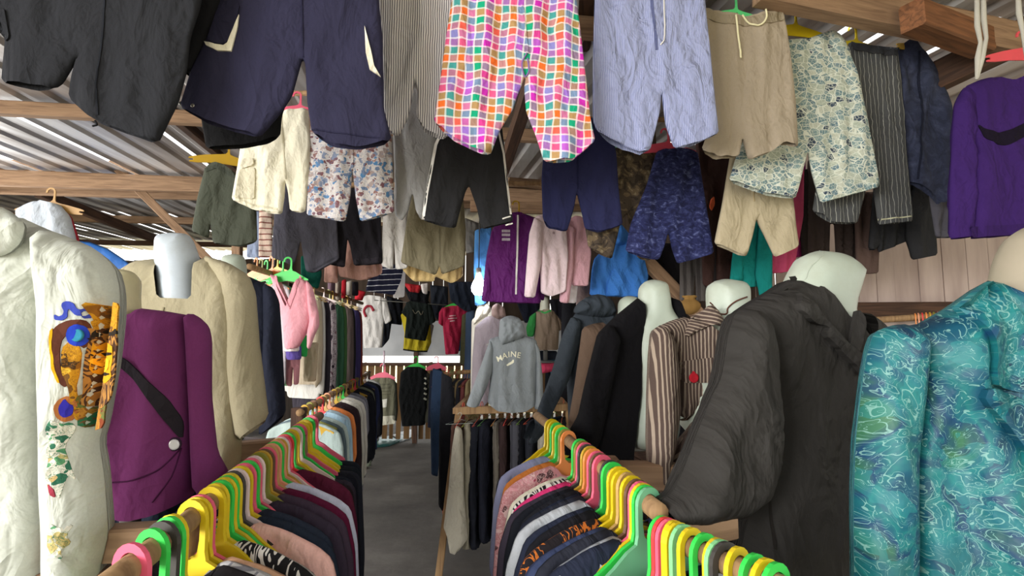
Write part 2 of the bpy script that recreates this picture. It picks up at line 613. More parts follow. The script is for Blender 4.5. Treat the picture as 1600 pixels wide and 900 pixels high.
class Garment:
    def __init__(self, name, label, cat, px0, Y, k=0.0, py0=543, group=None):
        self.pl = Plane(px0, Y, k, py0)
        self.name, self.label, self.cat, self.group = name, label, cat, group
        self.root = None
    def L(self, pts, pl=None, off=0.0):
        pl = pl or self.pl
        return [pl.local_at(p[0], p[1], off) + ((p[2],) if len(p) > 2 else ()) for p in pts]
    def on(self, pts, S):
        """points lying on the front of a shell where the photograph shows them"""
        pl = S.pl or self.pl
        q = np.array([pl.local_at(p[0], p[1], S.dy - S.T * .6) for p in pts])
        for _ in range(3):
            y = S.hit(q)
            q = np.array([pl.local_at(p[0], p[1], float(yy)) for p, yy in zip(pts, y)])
        return [tuple(a) for a in q]
    def fit(self, verts, pl):
        """from another plane's coordinates to the root object's"""
        if pl is None or pl is self.pl: return verts
        M = (Matrix.Translation(self.pl.o) @ Matrix.Rotation(self.pl.rz, 4, 'Z')).inverted() @ Matrix.Translation(pl.o) @ Matrix.Rotation(pl.rz, 4, 'Z')
        return [M @ Vector(v) for v in verts]
    def _add(self, name, verts, faces, mat, uv=None, parent=None, smooth=True):
        if self.root is None:
            o = mesh_obj(self.name, verts, faces, mat, None, smooth, uv, self.pl.o, self.pl.rz)
            tag(o, self.label, self.cat, self.group)
            self.root = o
        else:
            o = mesh_obj(name, verts, faces, mat, parent or self.root, smooth, uv)
        return o
    def body(self, pts, mat, T=0.05, R=0.09, name=None, parent=None, pl=None, **kw):
        L = self.L(pts, pl, kw.get('dy', 0.0))
        if self.root is None:
            # origin at the top of the outline
            us = [p[0] for p in L]; zs = [p[1] for p in L]
            cu, top = (min(us) + max(us)) / 2, max(zs)
            o = self.pl.o
            self.pl.o = Vector((o.x + cu / self.pl.n, o.y + self.pl.k * cu / self.pl.n, o.z + top))
            L = self.L(pts, None, kw.get('dy', 0.0))
        S = Shell(L, T, R, **kw)
        S.pl = pl
        v, f, uv = S.geo()
        ob = self._add(name, self.fit(v, pl), f, mat, uv, parent)
        if name is None: self.S = S
        S.ob = ob
        return S
    def patch(self, name, pts, mat, lift=0.004, S=None, soft=1, h=None, parent=None, puff=0.0, holes=(), inset=0.002, label=None):
        S = S or self.S
        L = self.on(pts, S)
        ext = np.ptp(np.array([p[:2] for p in L]), axis=0).max()
        h = h or max(0.006, min(ext / 12, S.h * 1.2))
        B, _ = outline(L, h, soft)
        V2, T = fill(B, h, [outline(self.on(x, S), h, soft)[0] for x in holes])
        y = S.hit(V2)
        if puff:
            d = segdist(V2, B, np.roll(B, -1, 0))
            y = y - puff * np.sqrt(np.clip(1 - (1 - np.clip(d / (puff * 2.5), 0, 1)) ** 2, 0, 1))
        n = len(V2)
        verts = [(V2[i, 0], y[i] - lift, V2[i, 1]) for i in range(n)] + [(V2[i, 0], y[i] + inset, V2[i, 1]) for i in range(n)]
        uv = [(a, b) for a, b in V2] * 2
        cnt = {}
        faces = []
        for (a, b, c) in T:
            faces.append((a, b, c)); faces.append((c + n, b + n, a + n))
            for e in ((a, b), (b, c), (c, a)):
                cnt[e] = 1
        for (a, b) in list(cnt):
            if (b, a) not in cnt: faces.append((b, a, a + n, b + n))
        o = self._add(name, self.fit(verts, S.pl), faces, mat, uv, parent, smooth=False)
        if label: o['label'] = label
        return o
    def band(self, name, line, w, mat, lift=0.003, S=None, **kw):
        """strip of cloth along a pixel polyline, w pixels wide"""
        pts = [np.array(p, float) for p in line]
        l, r = [], []
        for i, p in enumerate(pts):
            t = pts[min(i + 1, len(pts) - 1)] - pts[max(i - 1, 0)]
            t /= np.hypot(*t) or 1
            nrm = np.array([-t[1], t[0]])
            l.append(tuple(p + nrm * w / 2)); r.append(tuple(p - nrm * w / 2))
        return self.patch(name, l + r[::-1], mat, lift, S, soft=0, **kw)
    def cord(self, name, line, r, mat, S=None, lift=0.002, parent=None, smoothn=4, label=None):
        S = S or self.S
        L = [np.array(a) for a in self.on(line, S)]
        pts = []
        n = len(L)
        for i in range(n - 1):
            p0, p1, p2, p3 = L[max(i - 1, 0)], L[i], L[i + 1], L[min(i + 2, n - 1)]
            for k in range(smoothn):
                t = k / smoothn
                pts.append(0.5 * ((2 * p1) + (-p0 + p2) * t + (2 * p0 - 5 * p1 + 4 * p2 - p3) * t * t + (-p0 + 3 * p1 - 3 * p2 + p3) * t ** 3))
        pts.append(L[-1])
        q = np.array(pts)
        y = S.hit(q)
        V, F = tube_geo([(a[0], b - r - lift, a[1]) for a, b in zip(q, y)], r, 6)
        o = self._add(name, self.fit(V, S.pl), F, mat, None, parent)
        if label: o['label'] = label
        return o
    def button(self, name, px, py, r, mat, S=None, parent=None, label=None, lift=0.0):
        S = S or self.S
        u, v = self.on([(px, py)], S)[0]
        y = S.hit([(u, v)])[0] - lift
        V, F = [], []
        prof = [(1.0, 0.0), (1.0, 0.25), (0.85, 0.42), (0.6, 0.36), (0.0, 0.34)]
        m = 14
        for (a, hgt) in prof[:-1]:
            for s in range(m):
                an = 6.2832 * s / m
                V.append((u + a * r * math.cos(an), y - hgt * r, v + a * r * math.sin(an)))
        V.append((u, y - prof[-1][1] * r, v))
        for i in range(len(prof) - 2):
            for s in range(m):
                s2 = (s + 1) % m
                F.append((i * m + s, i * m + s2, (i + 1) * m + s2, (i + 1) * m + s))
        for s in range(m): F.append(((len(prof) - 2) * m + s, (len(prof) - 2) * m + (s + 1) % m, len(V) - 1))
        o = self._add(name, V, F, mat, None, parent)
        if label: o['label'] = label
        return o
    def text(self, name, letters, size, mat, S=None, lift=0.002, label=None):
        """letters: list of (char, px, py, angle) placed on the cloth"""
        S = S or self.S
        V, F = [], []
        for (ch, px, py, ang, *sz) in letters:
            cu = bpy.data.curves.new('glyph', 'FONT')
            cu.body = ch
            cu.size = sz[0] if sz else size
            cu.align_x, cu.align_y = 'CENTER', 'CENTER'
            cu.offset = 0.012 * size
            cu.extrude = 0.0004
            t = bpy.data.objects.new('glyph', cu)
            COL.objects.link(t)
            dg = bpy.context.evaluated_depsgraph_get()
            me = bpy.data.meshes.new_from_object(t.evaluated_get(dg))
            u0, v0 = self.on([(px, py)], S)[0]
            ca, sa = math.cos(ang), math.sin(ang)
            q = np.array([(u0 + v.co.x * ca - v.co.y * sa, v0 + v.co.x * sa + v.co.y * ca) for v in me.vertices])
            zz = np.array([v.co.z for v in me.vertices])
            y = S.hit(q) - lift - zz
            s = len(V)
            V += [(a[0], b, a[1]) for a, b in zip(q, y)]
            F += [tuple(s + i for i in p.vertices) for p in me.polygons]
            bpy.data.objects.remove(t); bpy.data.curves.remove(cu); bpy.data.meshes.remove(me)
        o = self._add(name, V, F, mat, None, None, smooth=False)
        if label: o['label'] = label
        return o
# ------------------------------------------------------------------ the setting
W_RAW = wood('raw_timber', '#a5866a', '#80654f')
W_DARK = wood('dark_timber', '#5a4030', '#382820')
W_POLE = wood('rail_timber', '#a5855f', '#7c6044')
def slab(name, x0, x1, y0, y1, z0, z1, mat, kind='structure', label=None):
    V = [(x, y, z) for x in (x0, x1) for y in (y0, y1) for z in (z0, z1)]
    F = [(0, 1, 3, 2), (4, 6, 7, 5), (0, 4, 5, 1), (2, 3, 7, 6), (0, 2, 6, 4), (1, 5, 7, 3)]
    return tag(mesh_obj(name, V, F, mat, None, False), label, None, None, kind)
def concrete():
    b = NB('worn_concrete', 0.8, 0.25)
    n, _ = b.noise(1.3, 6, rough=0.65)
    n2, _ = b.noise(0.5, 3)
    c = b.ramp(n, [(0.30, '#4d4a48'), (0.52, '#67635f'), (0.68, '#7d7974'), (0.8, '#a39e97')])
    c = b.mix(b.math('MULTIPLY', n2, 0.5), c, '#4a4744')
    b.color(c)
    n3, _ = b.noise(14, 5)
    b.bump(n3, 0.25, 0.01)
    return b.m
slab('floor', -13.5, 8, -3.0, 13.5, -0.12, 0.0, concrete(), label='grey worn concrete floor with pale scuffed patches')
b = NB('sandy_ground', 0.95, 0.1)
n, _ = b.noise(1.5, 4)
b.color(b.ramp(n, [(0.3, '#b7a67f'), (0.7, '#d8cda8')]))
slab('ground', -40, 40, -30, 60, -0.3, -0.13, b.m, label='sunlit bare ground outside the shed')

def roof():
    b = NB('zinc_sheet', 0.42, 0.5, 0.35)
    m = b.n('Mapping'); m.inputs['Scale'].default_value = (2.4, 0.12, 1)
    m.inputs['Rotation'].default_value = (0, 0, -0.17)
    b.l(b.tc.outputs['Object'], m.inputs[0])
    n, _ = b.noise(2.2, 4, vec=m.outputs[0])
    n2, _ = b.noise(1.1, 5)
    c = b.ramp(n, [(0.3, '#8f8a88'), (0.5, '#c0bdbd'), (0.66, '#e2e2e4')])
    c = b.mix(b.ramp(n2, [(0.5, (0, 0, 0)), (0.75, (.5, .5, .5))]), c, '#8b7258')
    b.color(c)
    b.l(b.math('MULTIPLY_ADD', n, 0.3, 0.28), b.b.inputs['Roughness'])
    e = 0.17; nn = math.hypot(1, e)
    sx, sy = 1 / nn, e / nn
    tx, ty = -e / nn, 1 / nn
    V, F = [], []
    prof = [(0.0, 0.0), (0.05, 0.0), (0.085, 0.022), (0.13, 0.022), (0.165, 0.0)]
    per = 0.235
    s_list = []
    s = -13.0
    while s < 8.5:
        for (a, h) in prof: s_list.append((s + a, h))
        s += per
    rows = [-2.6, 0, 2.4, 4.8, 7.2, 9.6, 12.0, 15.3]
    m2 = len(s_list)
    rgr = random.Random(12)
    for r, t in enumerate(rows):
        for (s, h) in s_list:
            x = s * sx + t * tx; y = s * sy + t * ty
            V.append((x, y, 3.05 + 0.06 * y + h + 0.01 * math.sin(s * 1.7 + t)))
    for r in range(len(rows) - 1):
        for i in range(m2 - 1):
            a = r * m2 + i
            # sprung laps between sheets leave slits of sky, most of them towards the far eave
            if i % 5 == 0 and ((rows[r] >= 4.8 and s_list[i][0] < 0 and rgr.random() < (0.12 if rows[r] < 9 else 0.42)) or (rows[r] == 2.4 and s_list[i][0] > 1.5 and rgr.random() < 0.3)): continue
            F.append((a, a + m2, a + m2 + 1, a + 1))
    o = mesh_obj('ceiling', V, F, b.m, None, False)
    so = o.modifiers.new('sheet', 'SOLIDIFY'); so.thickness = 0.004
    return tag(o, 'corrugated grey metal roof sheets on timber purlins', None, None, 'structure')
roof()
def roofz(y): return 3.05 + 0.06 * y
# purlins: long timbers across the shed, under the sheets
pn = 0
for (Y0, wd, mt, lab) in ((1.35, 0.1, W_RAW, 'bare timber purlin above the row of plaid and beige shorts'), (2.75, 0.1, W_RAW, 'bare timber purlin above the second row of shorts'),
                     (4.6, 0.1, W_RAW, 'timber purlin hidden behind the hung shorts'),
                     (6.9, 0.17, W_RAW, 'wide pale timber beam nearest under the roof at the left'),
                     (7.75, 0.10, W_RAW, 'thin dark purlin behind the wide pale roof beam'),
                     (9.9, 0.11, W_RAW, 'purlin crossed by the diagonal brace under the roof'), (13.3, 0.1, W_DARK, 'farthest dark purlin above the bright eave gap')):
    a = Vector((-12.5, Y0 - 0.17 * 12.5 * 1.0, 0)); c = Vector((0.9 if Y0 < 5 else 1.4, Y0 + 0.17 * (0.9 if Y0 < 5 else 1.4), 0))
    a.z = roofz(a.y) - 0.03 - wd / 2; c.z = roofz(c.y) - 0.03 - wd / 2
    beam('roof_beam', a, c, 0.07, wd, mt, None, lab, None, 'structure')
# rafters running up the slope on the left, and braces
def rb(a, c, w, h, lab, m=W_RAW): beam('roof_beam', a, c, w, h, m, None, lab, None, 'structure')
rb(P(-60, 262, 6.0), P(262, 268, 6.55), 0.04, 0.19, 'short pale board nailed along the wide roof beam')
rb(P(60, 300, 7.0), P(320, 405, 10.6), 0.09, 0.12, 'rafter sloping down towards the bright eave gap', W_DARK)
rb(P(172, 252, 6.2), P(345, 425, 6.6), 0.05, 0.09, 'pale diagonal timber brace below the roof beam')
rb(P(262, 170, 4.2), P(385, 275, 6.5), 0.07, 0.10, 'brown rafter behind the cream cargo shorts', W_DARK)
rb(P(371, 330, 7.0), P(371, 800, 7.0), 0.10, 0.10, 'square timber post behind the pale mannequin')
rb(P(795, 285, 5.2), P(860, 290, 5.3), 0.05, 0.09, 'pale purlin seen beside the navy shorts')
rb(P(735, 322, 5.4), P(860, 326, 5.5), 0.05, 0.11, 'lower pale purlin above the purple jacket')
rb(P(850, 70, 3.0), P(775, 300, 5.3), 0.08, 0.12, 'brown rafter seen between the plaid legs', W_DARK)
rb(P(918, -20, 2.6), P(905, 160, 4.6), 0.08, 0.12, 'dark rafter between plaid and blue shorts', W_DARK)
rb(P(1000, 398, 4.0), P(1100, 500, 4.1), 0.06, 0.09, 'pale diagonal brace above the white mannequin')
rb(P(1185, -22, 2.5), P(1600, 66, 2.85), 0.09, 0.16, 'long timber beam over the patterned shorts')
rb(P(1425, 24, 2.52), P(1535, 66, 2.8), 0.11, 0.13, 'short block of reddish timber beside the long beam', wood('red_timber', '#8f5f3e', '#5f3f2a'))
rb(P(1460, 122, 3.1), P(1650, 30, 2.75), 0.08, 0.16, 'brown beam slanting up behind the purple sweater', W_DARK)

# right wall of upright boards with daylight slits
def boards(name, p0, p1, z0, z1, wd, gap, mat, label, seed, taper=0.0, th=0.02):
    rg = random.Random(seed)
    d = Vector((p1[0] - p0[0], p1[1] - p0[1], 0)); L = d.length; d.normalize()
    nrm = Vector((-d.y, d.x, 0))
    V, F = [], []
    s = 0.0
    while s < L:
        w = wd * rg.uniform(0.85, 1.15)
        g0, g1 = gap * rg.choice((0.0, 0.25, 1.0, 1.6)), gap * rg.choice((0.0, 0.3, 1.0))
        if taper: g0, g1 = gap * rg.uniform(0.8, 1.3), gap * rg.uniform(0.2, 0.8)
        off = rg.uniform(-0.004, 0.004)
        base = len(V)
        for (a, z) in ((s, z0), (s + w - g0, z0), (s + w - g1, z1 + rg.uniform(-.02, .02)), (s, z1)):
            for t in (0, th):
                p = Vector((p0[0], p0[1], 0)) + d * a + nrm * (off + t)
                V.append((p.x, p.y, z))
        q = base
        F += [(q, q + 2, q + 4, q + 6), (q + 1, q + 7, q + 5, q + 3), (q, q + 1, q + 3, q + 2), (q + 4, q + 5, q + 7, q + 6), (q + 2, q + 3, q + 5, q + 4), (q, q + 6, q + 7, q + 1)]
        s += w
    return tag(mesh_obj(name, V, F, mat, None, False), label, None, None, 'structure')
def boardmat(name, a, c2):
    b = NB(name, 0.8, 0.15)
    m = b.n('Mapping'); m.inputs['Scale'].default_value = (6, 6, 0.8)
    b.l(b.tc.outputs['Object'], m.inputs[0])
    n, _ = b.noise(1.6, 4, vec=m.outputs[0])
    b.color(b.ramp(n, [(0.3, c2), (0.7, a)]))
    return b.m
BW = boardmat('grey_pink_boards', '#c9b6ad', '#a8958d')
BD = boardmat('dark_boards', '#4d4038', '#33291f')
BF_ = boardmat('brown_slats', '#7d6040', '#574028')
q0, q1 = P(1185, 543, 4.5), P(1720, 543, 4.2)
boards('wall_right', (q0.x, q0.y), (q1.x + 1.0, q1.y), 0.0, 3.28, 0.155, 0.011, BW, 'pale pinkish upright board wall with thin daylight slits', 5)
beam('wall_rail', P(1180, 487, 4.4), P(1720, 485, 4.08), 0.09, 0.13, W_DARK, None, 'dark horizontal rail on the pale board wall', None, 'structure')
s0 = P(1000, 543, 4.6)
boards('wall_side', (1.42, 9.4), (q0.x, q0.y), 0.0, 3.4, 0.17, 0.008, BD, 'dark board wall behind the row of jackets', 8)
# back wall: dark boards above, grey panel, open strip, slatted fence below
YB = 9.4
xl, xr = P(470, 543, YB).x, P(990, 543, YB).x
boards('wall_back', (xl - 0.2, YB), (xr, YB), 1.92, 3.5, 0.2, 0.012, BD, 'dark boards of the back wall above the grey panel', 11)
b = NB('grey_panel', 0.6, 0.3); n, _ = b.noise(2, 4); b.color(b.ramp(n, [(0.3, '#a3a5a8'), (0.7, '#c3c5c7')]))
slab('wall_panel', P(552, 543, YB).x, xr, YB - 0.03, YB, P(600, 556, YB).z, 1.93, b.m, label='pale grey sheet panel across the back wall')
boards('wall_fence', (P(520, 543, YB).x, YB - 0.02), (xr, YB - 0.02), 0.05, P(600, 567, YB).z, 0.115, 0.042, BF_, 'brown slatted fence with bright gaps at the back', 3, taper=1)
beam('wall_rail', (P(520, 543, YB).x, YB - 0.06, P(600, 566, YB).z - 0.03), (xr, YB - 0.06, P(600, 566, YB).z - 0.03), 0.04, 0.05, W_DARK, None, 'thin top rail of the slatted fence', None, 'structure')
rb((P(652, 543, YB).x, YB - 0.1, 0), (P(652, 543, YB).x, YB - 0.1, 2.3), 0.07, 0.07, 'dark post in the middle of the back fence', W_DARK)
# far left of the shed
boards('wall_left', (-13.4, 13.1), (xl, 12.6), 0.0, 3.46, 0.22, 0.012, BD, 'far dark board wall below the bright eave gap', 21)
boards('wall_inner', (xl, 12.6), (xl - 0.2, YB), 0.0, 3.3, 0.2, 0.006, BD, 'dark board wall beside the back aisle', 22)
# ------------------------------------------------------------------ hangers
def arc(cx, cz, r, a0, a1, n=10):
    return [(cx + r * math.cos(math.radians(a0 + (a1 - a0) * i / n)), cz + r * math.sin(math.radians(a0 + (a1 - a0) * i / n))) for i in range(n + 1)]
def hanger_mesh(flip=False, wide=True):
    """flat moulded plastic hanger; the hook's arch is centred on the origin, which is the rail"""
    ro, ri = 0.0265, 0.0165
    pts = arc(0, 0, ro, 195, 0)                                   # over the rail, from the open end to the stem
    w = 1.0 if wide else 0.68
    dz = 0.0 if wide else -0.006
    half = [(0.165, -0.096), (0.185, -0.104), (0.187, -0.112), (0.165, -0.110), (0.160, -0.116), (0.167, -0.121), (0.183, -0.124), (0.180, -0.132), (0.14, -0.131), (0.07, -0.122)]
    pts += [(0.0268, -0.045), (0.030, -0.058), (0.050, -0.066), (0.10 * max(w, .78), -0.078 + dz)] + [(x * w, z + dz) for x, z in half] + [(0.0, -0.120)]
    pts += [(-x * w, z + dz) for x, z in half[::-1]] + [(-0.10 * w, -0.078), (-0.03, -0.064), (0.002, -0.058), (0.0135, -0.048), (0.0165, -0.03)]
    pts += arc(0, 0, ri, 0, 195)
    slot = [(x * w, z + dz * .5) for x, z in [(-0.09, -0.099), (-0.085, -0.093), (0.085, -0.093), (0.09, -0.099), (0.085, -0.107), (-0.085, -0.107)]]
    s = -1 if flip else 1
    B = np.array([(s * x, z) for x, z in pts]); H = np.array([(s * x, z) for x, z in slot])
    V2, T = fill(B, 0.03, [H])
    n = len(V2)
    t = 0.0032
    e = set()
    F = []
    for (a, b2, c) in T:
        F.append((a, b2, c)); F.append((c + n, b2 + n, a + n))
        e |= {(a, b2), (b2, c), (c, a)}
    for (a, b2) in e:
        if (b2, a) not in e: F.append((b2, a, a + n, b2 + n))
    V = [(x, -t, z) for x, z in V2] + [(x, t, z) for x, z in V2]
    me = bpy.data.meshes.new('plastic_hanger')
    me.from_pydata([tuple(map(float, v)) for v in V], [], [tuple(map(int, f)) for f in F])
    me.materials.append(plastic('#e8c81e'))
    me.update()
    return me
HM = {(f, w): hanger_mesh(f, w) for f in (False, True) for w in (False, True)}
HCOL = {'yellow': '#e6c90f', 'green': '#2fd24e', 'pink': '#f0607f', 'charcoal': '#3a3836', 'mint': '#86d08e', 'red': '#e43b3f', 'orange': '#ee8f45', 'olive': '#8a8a2c',
        'white': '#efd9d6', 'peach': '#f0a27c', 'brown': '#6b4a35', 'tan': '#c8a25e', 'seafoam': '#6fb48a', 'gold': '#c9a028', 'grey': '#9a9a96'}
HPROTO = {}
def hanger(col, loc, rz, label, flip=False, scale=1.0, group=None, name='plastic_hanger', tilt=0.0, cat='hanger', wide=True):
    if (flip, wide) not in HPROTO:
        o = bpy.data.objects.new(name, HM[flip, wide]); HPROTO[flip, wide] = o
    else:
        o = HPROTO[flip, wide].copy()
    o.name = name
    COL.objects.link(o)
    o.location = loc
    o.rotation_euler = (0, tilt, rz)
    o.scale = (scale, scale, scale)
    o.material_slots[0].link = 'OBJECT'
    o.material_slots[0].material = plastic(HCOL.get(col, col))
    return tag(o, label, cat, group)
def handwriting(parent, s, size, x, z, mat, flipx=1):
    cu = bpy.data.curves.new('handwriting', 'FONT')
    cu.body, cu.size, cu.extrude, cu.shear = s, size, 0.0003, 0.25
    t = bpy.data.objects.new('handwriting', cu); COL.objects.link(t)
    me = bpy.data.meshes.new_from_object(t.evaluated_get(bpy.context.evaluated_depsgraph_get()))
    bpy.data.objects.remove(t)
    for v in me.vertices: v.co = (x + v.co.x, -0.0035 - v.co.z, z + v.co.y)
    me.materials.clear(); me.materials.append(mat)
    o = bpy.data.objects.new('handwriting', me)
    link(o, parent)
    return o
INK = fabric('#2a2a22')

# ------------------------------------------------------------------ shorts and tops hung overhead
BLK, NVY, CRM, WHT = fabric('#2c2c2f'), fabric('#34344c'), fabric('#ece6d2'), fabric('#e6e3dd')
def hang(name, label, cat, Y, pts, mat, k=0.12, T=0.022, R=0.03, group=None, **kw):
    xs = [p[0] for p in pts]
    G = Garment(name, label, cat, (min(xs) + max(xs)) / 2, Y, k, group=group)
    G.body(pts, mat, T=T, R=R, **kw)
    return G
G1 = 'shorts hung overhead in the front row'
G2 = 'shorts hung overhead in the second row'
G3 = 'shorts hung overhead in the third row'
g = hang('black_shorts', 'charcoal black cargo shorts hung nearest the camera under the roof', 'shorts', 1.6,
     [(-60, -90), (330, -90), (313, 10), (297, 60), (292, 110), (279, 160), (247, 223, 1), (200, 208, 1), (150, 189, 1), (107, 153), (112, 118), (121, 90), (113, 102),
      (98, 129), (86, 138, 1), (45, 135, 1), (3, 129), (10, 55), (-10, 0)], fabric('#28292d'), amp=0.007, seed=3, group=G1)
g.patch('pocket_flap', [(-20, 20), (8, 12), (16, 60), (10, 66)], fabric('#28292d'), 0.006)
g.band('side_seam', [(166, -40), (160, 60), (150, 130), (153, 180)], 2.5, fabric('#22242a'), 0.003)
g.cord('drawcord', [(150, 189), (153, 196), (146, 198)], 0.003, fabric('#1b1b1f'))
g = hang('black_shorts', 'black shorts wedged between the charcoal cargo shorts and the navy cargo shorts', 'shorts', 1.78,
     [(200, -80), (365, -80), (352, 20), (330, 66), (302, 119, 1), (284, 112), (272, 60), (266, 20), (258, 70), (250, 118, 1), (205, 110), (198, 20)], fabric('#1f1f22'), T=0.035, seed=5, amp=.006, group=G1)
g.band('hem', [(300, 113), (284, 106)], 4, fabric('#17171a'), 0.003)
g = hang('navy_cargo_shorts', 'dark navy cargo shorts with cream piped pocket flaps, hung overhead', 'shorts', 1.8,
     [(354, -80), (585, -80), (592, 0), (598, 60), (600, 170), (612, 219, 1), (560, 232, 1), (520, 227, 1), (487, 206), (480, 160), (477, 100), (473, 92), (457, 150),
      (440, 176), (407, 214, 1), (325, 191, 1), (281, 167), (298, 112), (330, 45), (347, 0)], fabric('#2e2d42', 0.3), seed=7, amp=0.007, group=G1)
g.patch('pocket_flap', [(346, -6), (376, 8), (372, 26), (355, 69), (338, 70), (325, 63)], fabric('#2b2a3e'), 0.008)
g.patch('pocket_piping', [(320, 66), (337, 70), (350, 72), (356, 68), (374, 24), (372, 42), (362, 81), (340, 80), (323, 72)], CRM, 0.007, soft=0, label='cream pocket piping')
g.patch('pocket_piping', [(570, 42), (580, 80), (585, 104), (595, 121), (578, 110), (572, 84)], CRM, 0.008, soft=0, label='cream pocket piping')
g.band('hem', [(487, 203), (530, 208), (600, 216)], 2.2, fabric('#26253a'), 0.003)
g.band('fly_seam', [(470, -70), (472, 20), (474, 90)], 2.0, fabric('#26253a'), 0.003)
SNAP = NB('snap_metal', 0.3, 0.5, 0.9); SNAP.color('#c9c5bd'); SNAP = SNAP.m
g.button('snap_button', 281, 160, 0.006, SNAP); g.button('snap_button', 301, 165, 0.006, SNAP)
hang('black_skirt', 'black shorts hem showing below the navy cargo shorts', 'shorts', 2.1,
     [(300, 60), (465, 60), (452, 150), (441, 180), (438, 213, 1), (410, 223, 1), (380, 229, 1), (322, 232), (315, 190)], fabric('#202022'), seed=9, amp=.006, group=G1)
PIN = stripes('grey_pinstripe', '#d2cfcf', '#67636c', 0.0085, 0.42, warp=0.01)
g = hang('pinstripe_trousers', 'white and grey pinstriped trousers hung between navy and plaid shorts', 'trousers', 2.1,
     [(585, -80), (715, -80), (716, 100), (713, 150), (704, 211, 1), (690, 217, 1), (664, 204, 1), (650, 180), (653, 142), (648, 130), (642, 165), (637, 187), (622, 215, 1),
      (609, 205, 1), (600, 174), (597, 80), (592, 0)], PIN, seed=11, amp=0.012, fx=12, group=G1)
g.band('hem', [(664, 198), (688, 211), (703, 206)], 3, PIN, 0.004)
PL = plaid()
g = hang('plaid_shorts', 'bright orange, purple and green plaid shorts hung overhead in the middle', 'shorts', 2.1,
     [(712, -90), (897, -90), (901, 0), (908, 56), (916, 125), (923, 187), (930, 220, 1), (894, 250, 1), (850, 253), (837, 212), (822, 175), (819, 138), (821, 120), (808, 150),
      (802, 170), (780, 206), (766, 243, 1), (712, 220, 1), (678, 190), (688, 125), (697, 56), (706, 0)], PL, seed=13, amp=0.011, fx=7, fz=1.6, group=G1)
g.cord('drawcord', [(823, 84), (815, 100), (819, 120), (826, 112), (824, 92)], 0.003, fabric('#8a6aa8'))
g.band('fly_seam', [(800, -80), (818, 20), (824, 84)], 3.5, PL, 0.004)
SE = stripes('blue_seersucker', '#a9afd0', '#7f88b4', 0.0065, 0.45, wr=0.6, warp=0.006)
g = hang('blue_linen_shorts', 'crumpled pale blue fine striped shorts between plaid and beige shorts', 'shorts', 2.3,
     [(930, -80), (1098, -80), (1101, 0), (1108, 70), (1115, 140), (1123, 208, 1), (1085, 225, 1), (1053, 232), (1040, 195), (1035, 160), (1033, 148), (1031, 175), (1025, 200),
      (1016, 234, 1), (1000, 240, 1), (952, 221, 1), (932, 203), (926, 187), (926, 94), (929, 0)], SE, seed=17, amp=0.011, fx=11, fz=3, group=G1)
g.band('fly', [(1014, -60), (1020, 20), (1026, 78)], 4, fabric('#5d6388'), 0.003, label='dark fly opening')
g.cord('drawcord', [(1036, -20), (1038, 40), (1037, 62), (1031, 71)], 0.0028, WHT, label='white drawcord')
g.band('hem', [(934, 199), (955, 215), (1000, 234), (1014, 229)], 3, SE, 0.004)
BEI = fabric('#a09381', 0.3)
g = hang('beige_drawstring_shorts', 'beige drawstring shorts on the green hanger overhead', 'shorts', 2.55,
     [(1098, 11, 1), (1130, 23, 1), (1165, 27, 1), (1200, 21, 1), (1224, 17), (1229, 50), (1236, 100), (1243, 160), (1247, 230, 1), (1222, 223, 1), (1206, 236, 1), (1169, 250),
      (1160, 215), (1157, 232), (1155, 244, 1), (1120, 247, 1), (1096, 233), (1104, 212), (1118, 205), (1110, 100)], BEI, seed=19, amp=0.014, fx=10, fz=0.6, tilt=.08, group=G1)
g.patch('waistband', [(1100, 12), (1130, 24), (1165, 28), (1200, 22), (1223, 18), (1225, 32), (1200, 36), (1165, 42), (1130, 38), (1101, 27)], fabric('#968a76', .6), 0.006)
g.cord('drawstring', [(1148, 25), (1150, 40), (1152, 60), (1155, 80), (1156, 92)], 0.0045, fabric('#e6dfb8'), lift=.006)
g.cord('drawstring', [(1158, 25), (1168, 38), (1180, 41), (1190, 38), (1196, 28), (1195, 16)], 0.0045, fabric('#e6dfb8'), lift=.006)
w = Plane(1148, 2.55).world(1146, -12)
ho = hanger('#58d683', (w.x, w.y + 0.02, w.z - 0.02), 0.1, 'pale green plastic hanger holding the beige drawstring shorts', scale=0.92)
handwriting(ho, 'DIEAP', 0.02, -0.03, -0.089, INK)
DP = deco_print()
g = hang('printed_shorts', 'white and grey blue collage printed shorts hung beside the beige shorts', 'shorts', 2.8,
     [(1225, 62), (1262, 60, 0), (1300, 47), (1307, 52), (1319, 62), (1337, 110), (1353, 175), (1366, 244), (1374, 292, 1), (1330, 304, 1), (1282, 317), (1268, 268), (1262, 236), (1256, 258),
      (1243, 310, 1), (1222, 307, 1), (1190, 301, 1), (1139, 281), (1152, 240), (1185, 170), (1210, 110)], DP, seed=23, amp=0.009, group=G1)
g.band('hem', [(1141, 275), (1190, 295), (1243, 304)], 3.5, DP, 0.004)
g.band('hem', [(1283, 310), (1330, 298), (1372, 286)], 3.5, DP, 0.004)
for (px, py, lab, Yq) in ((1240, 18, 'yellow plastic hanger hooked over the beam above the printed shorts', 2.8), (1335, 44, 'yellow plastic hanger hooked over the beam above the striped black shorts', 2.98)):
    w = Plane(px, Yq).world(px, py)
    hanger('yellow', (w.x, w.y + 0.02, w.z), 0.12, lab, scale=1.0)
PS = stripes('charcoal_stripe', '#4a4b4c', '#a9aaa2', 0.024, 0.09, warp=0.008)
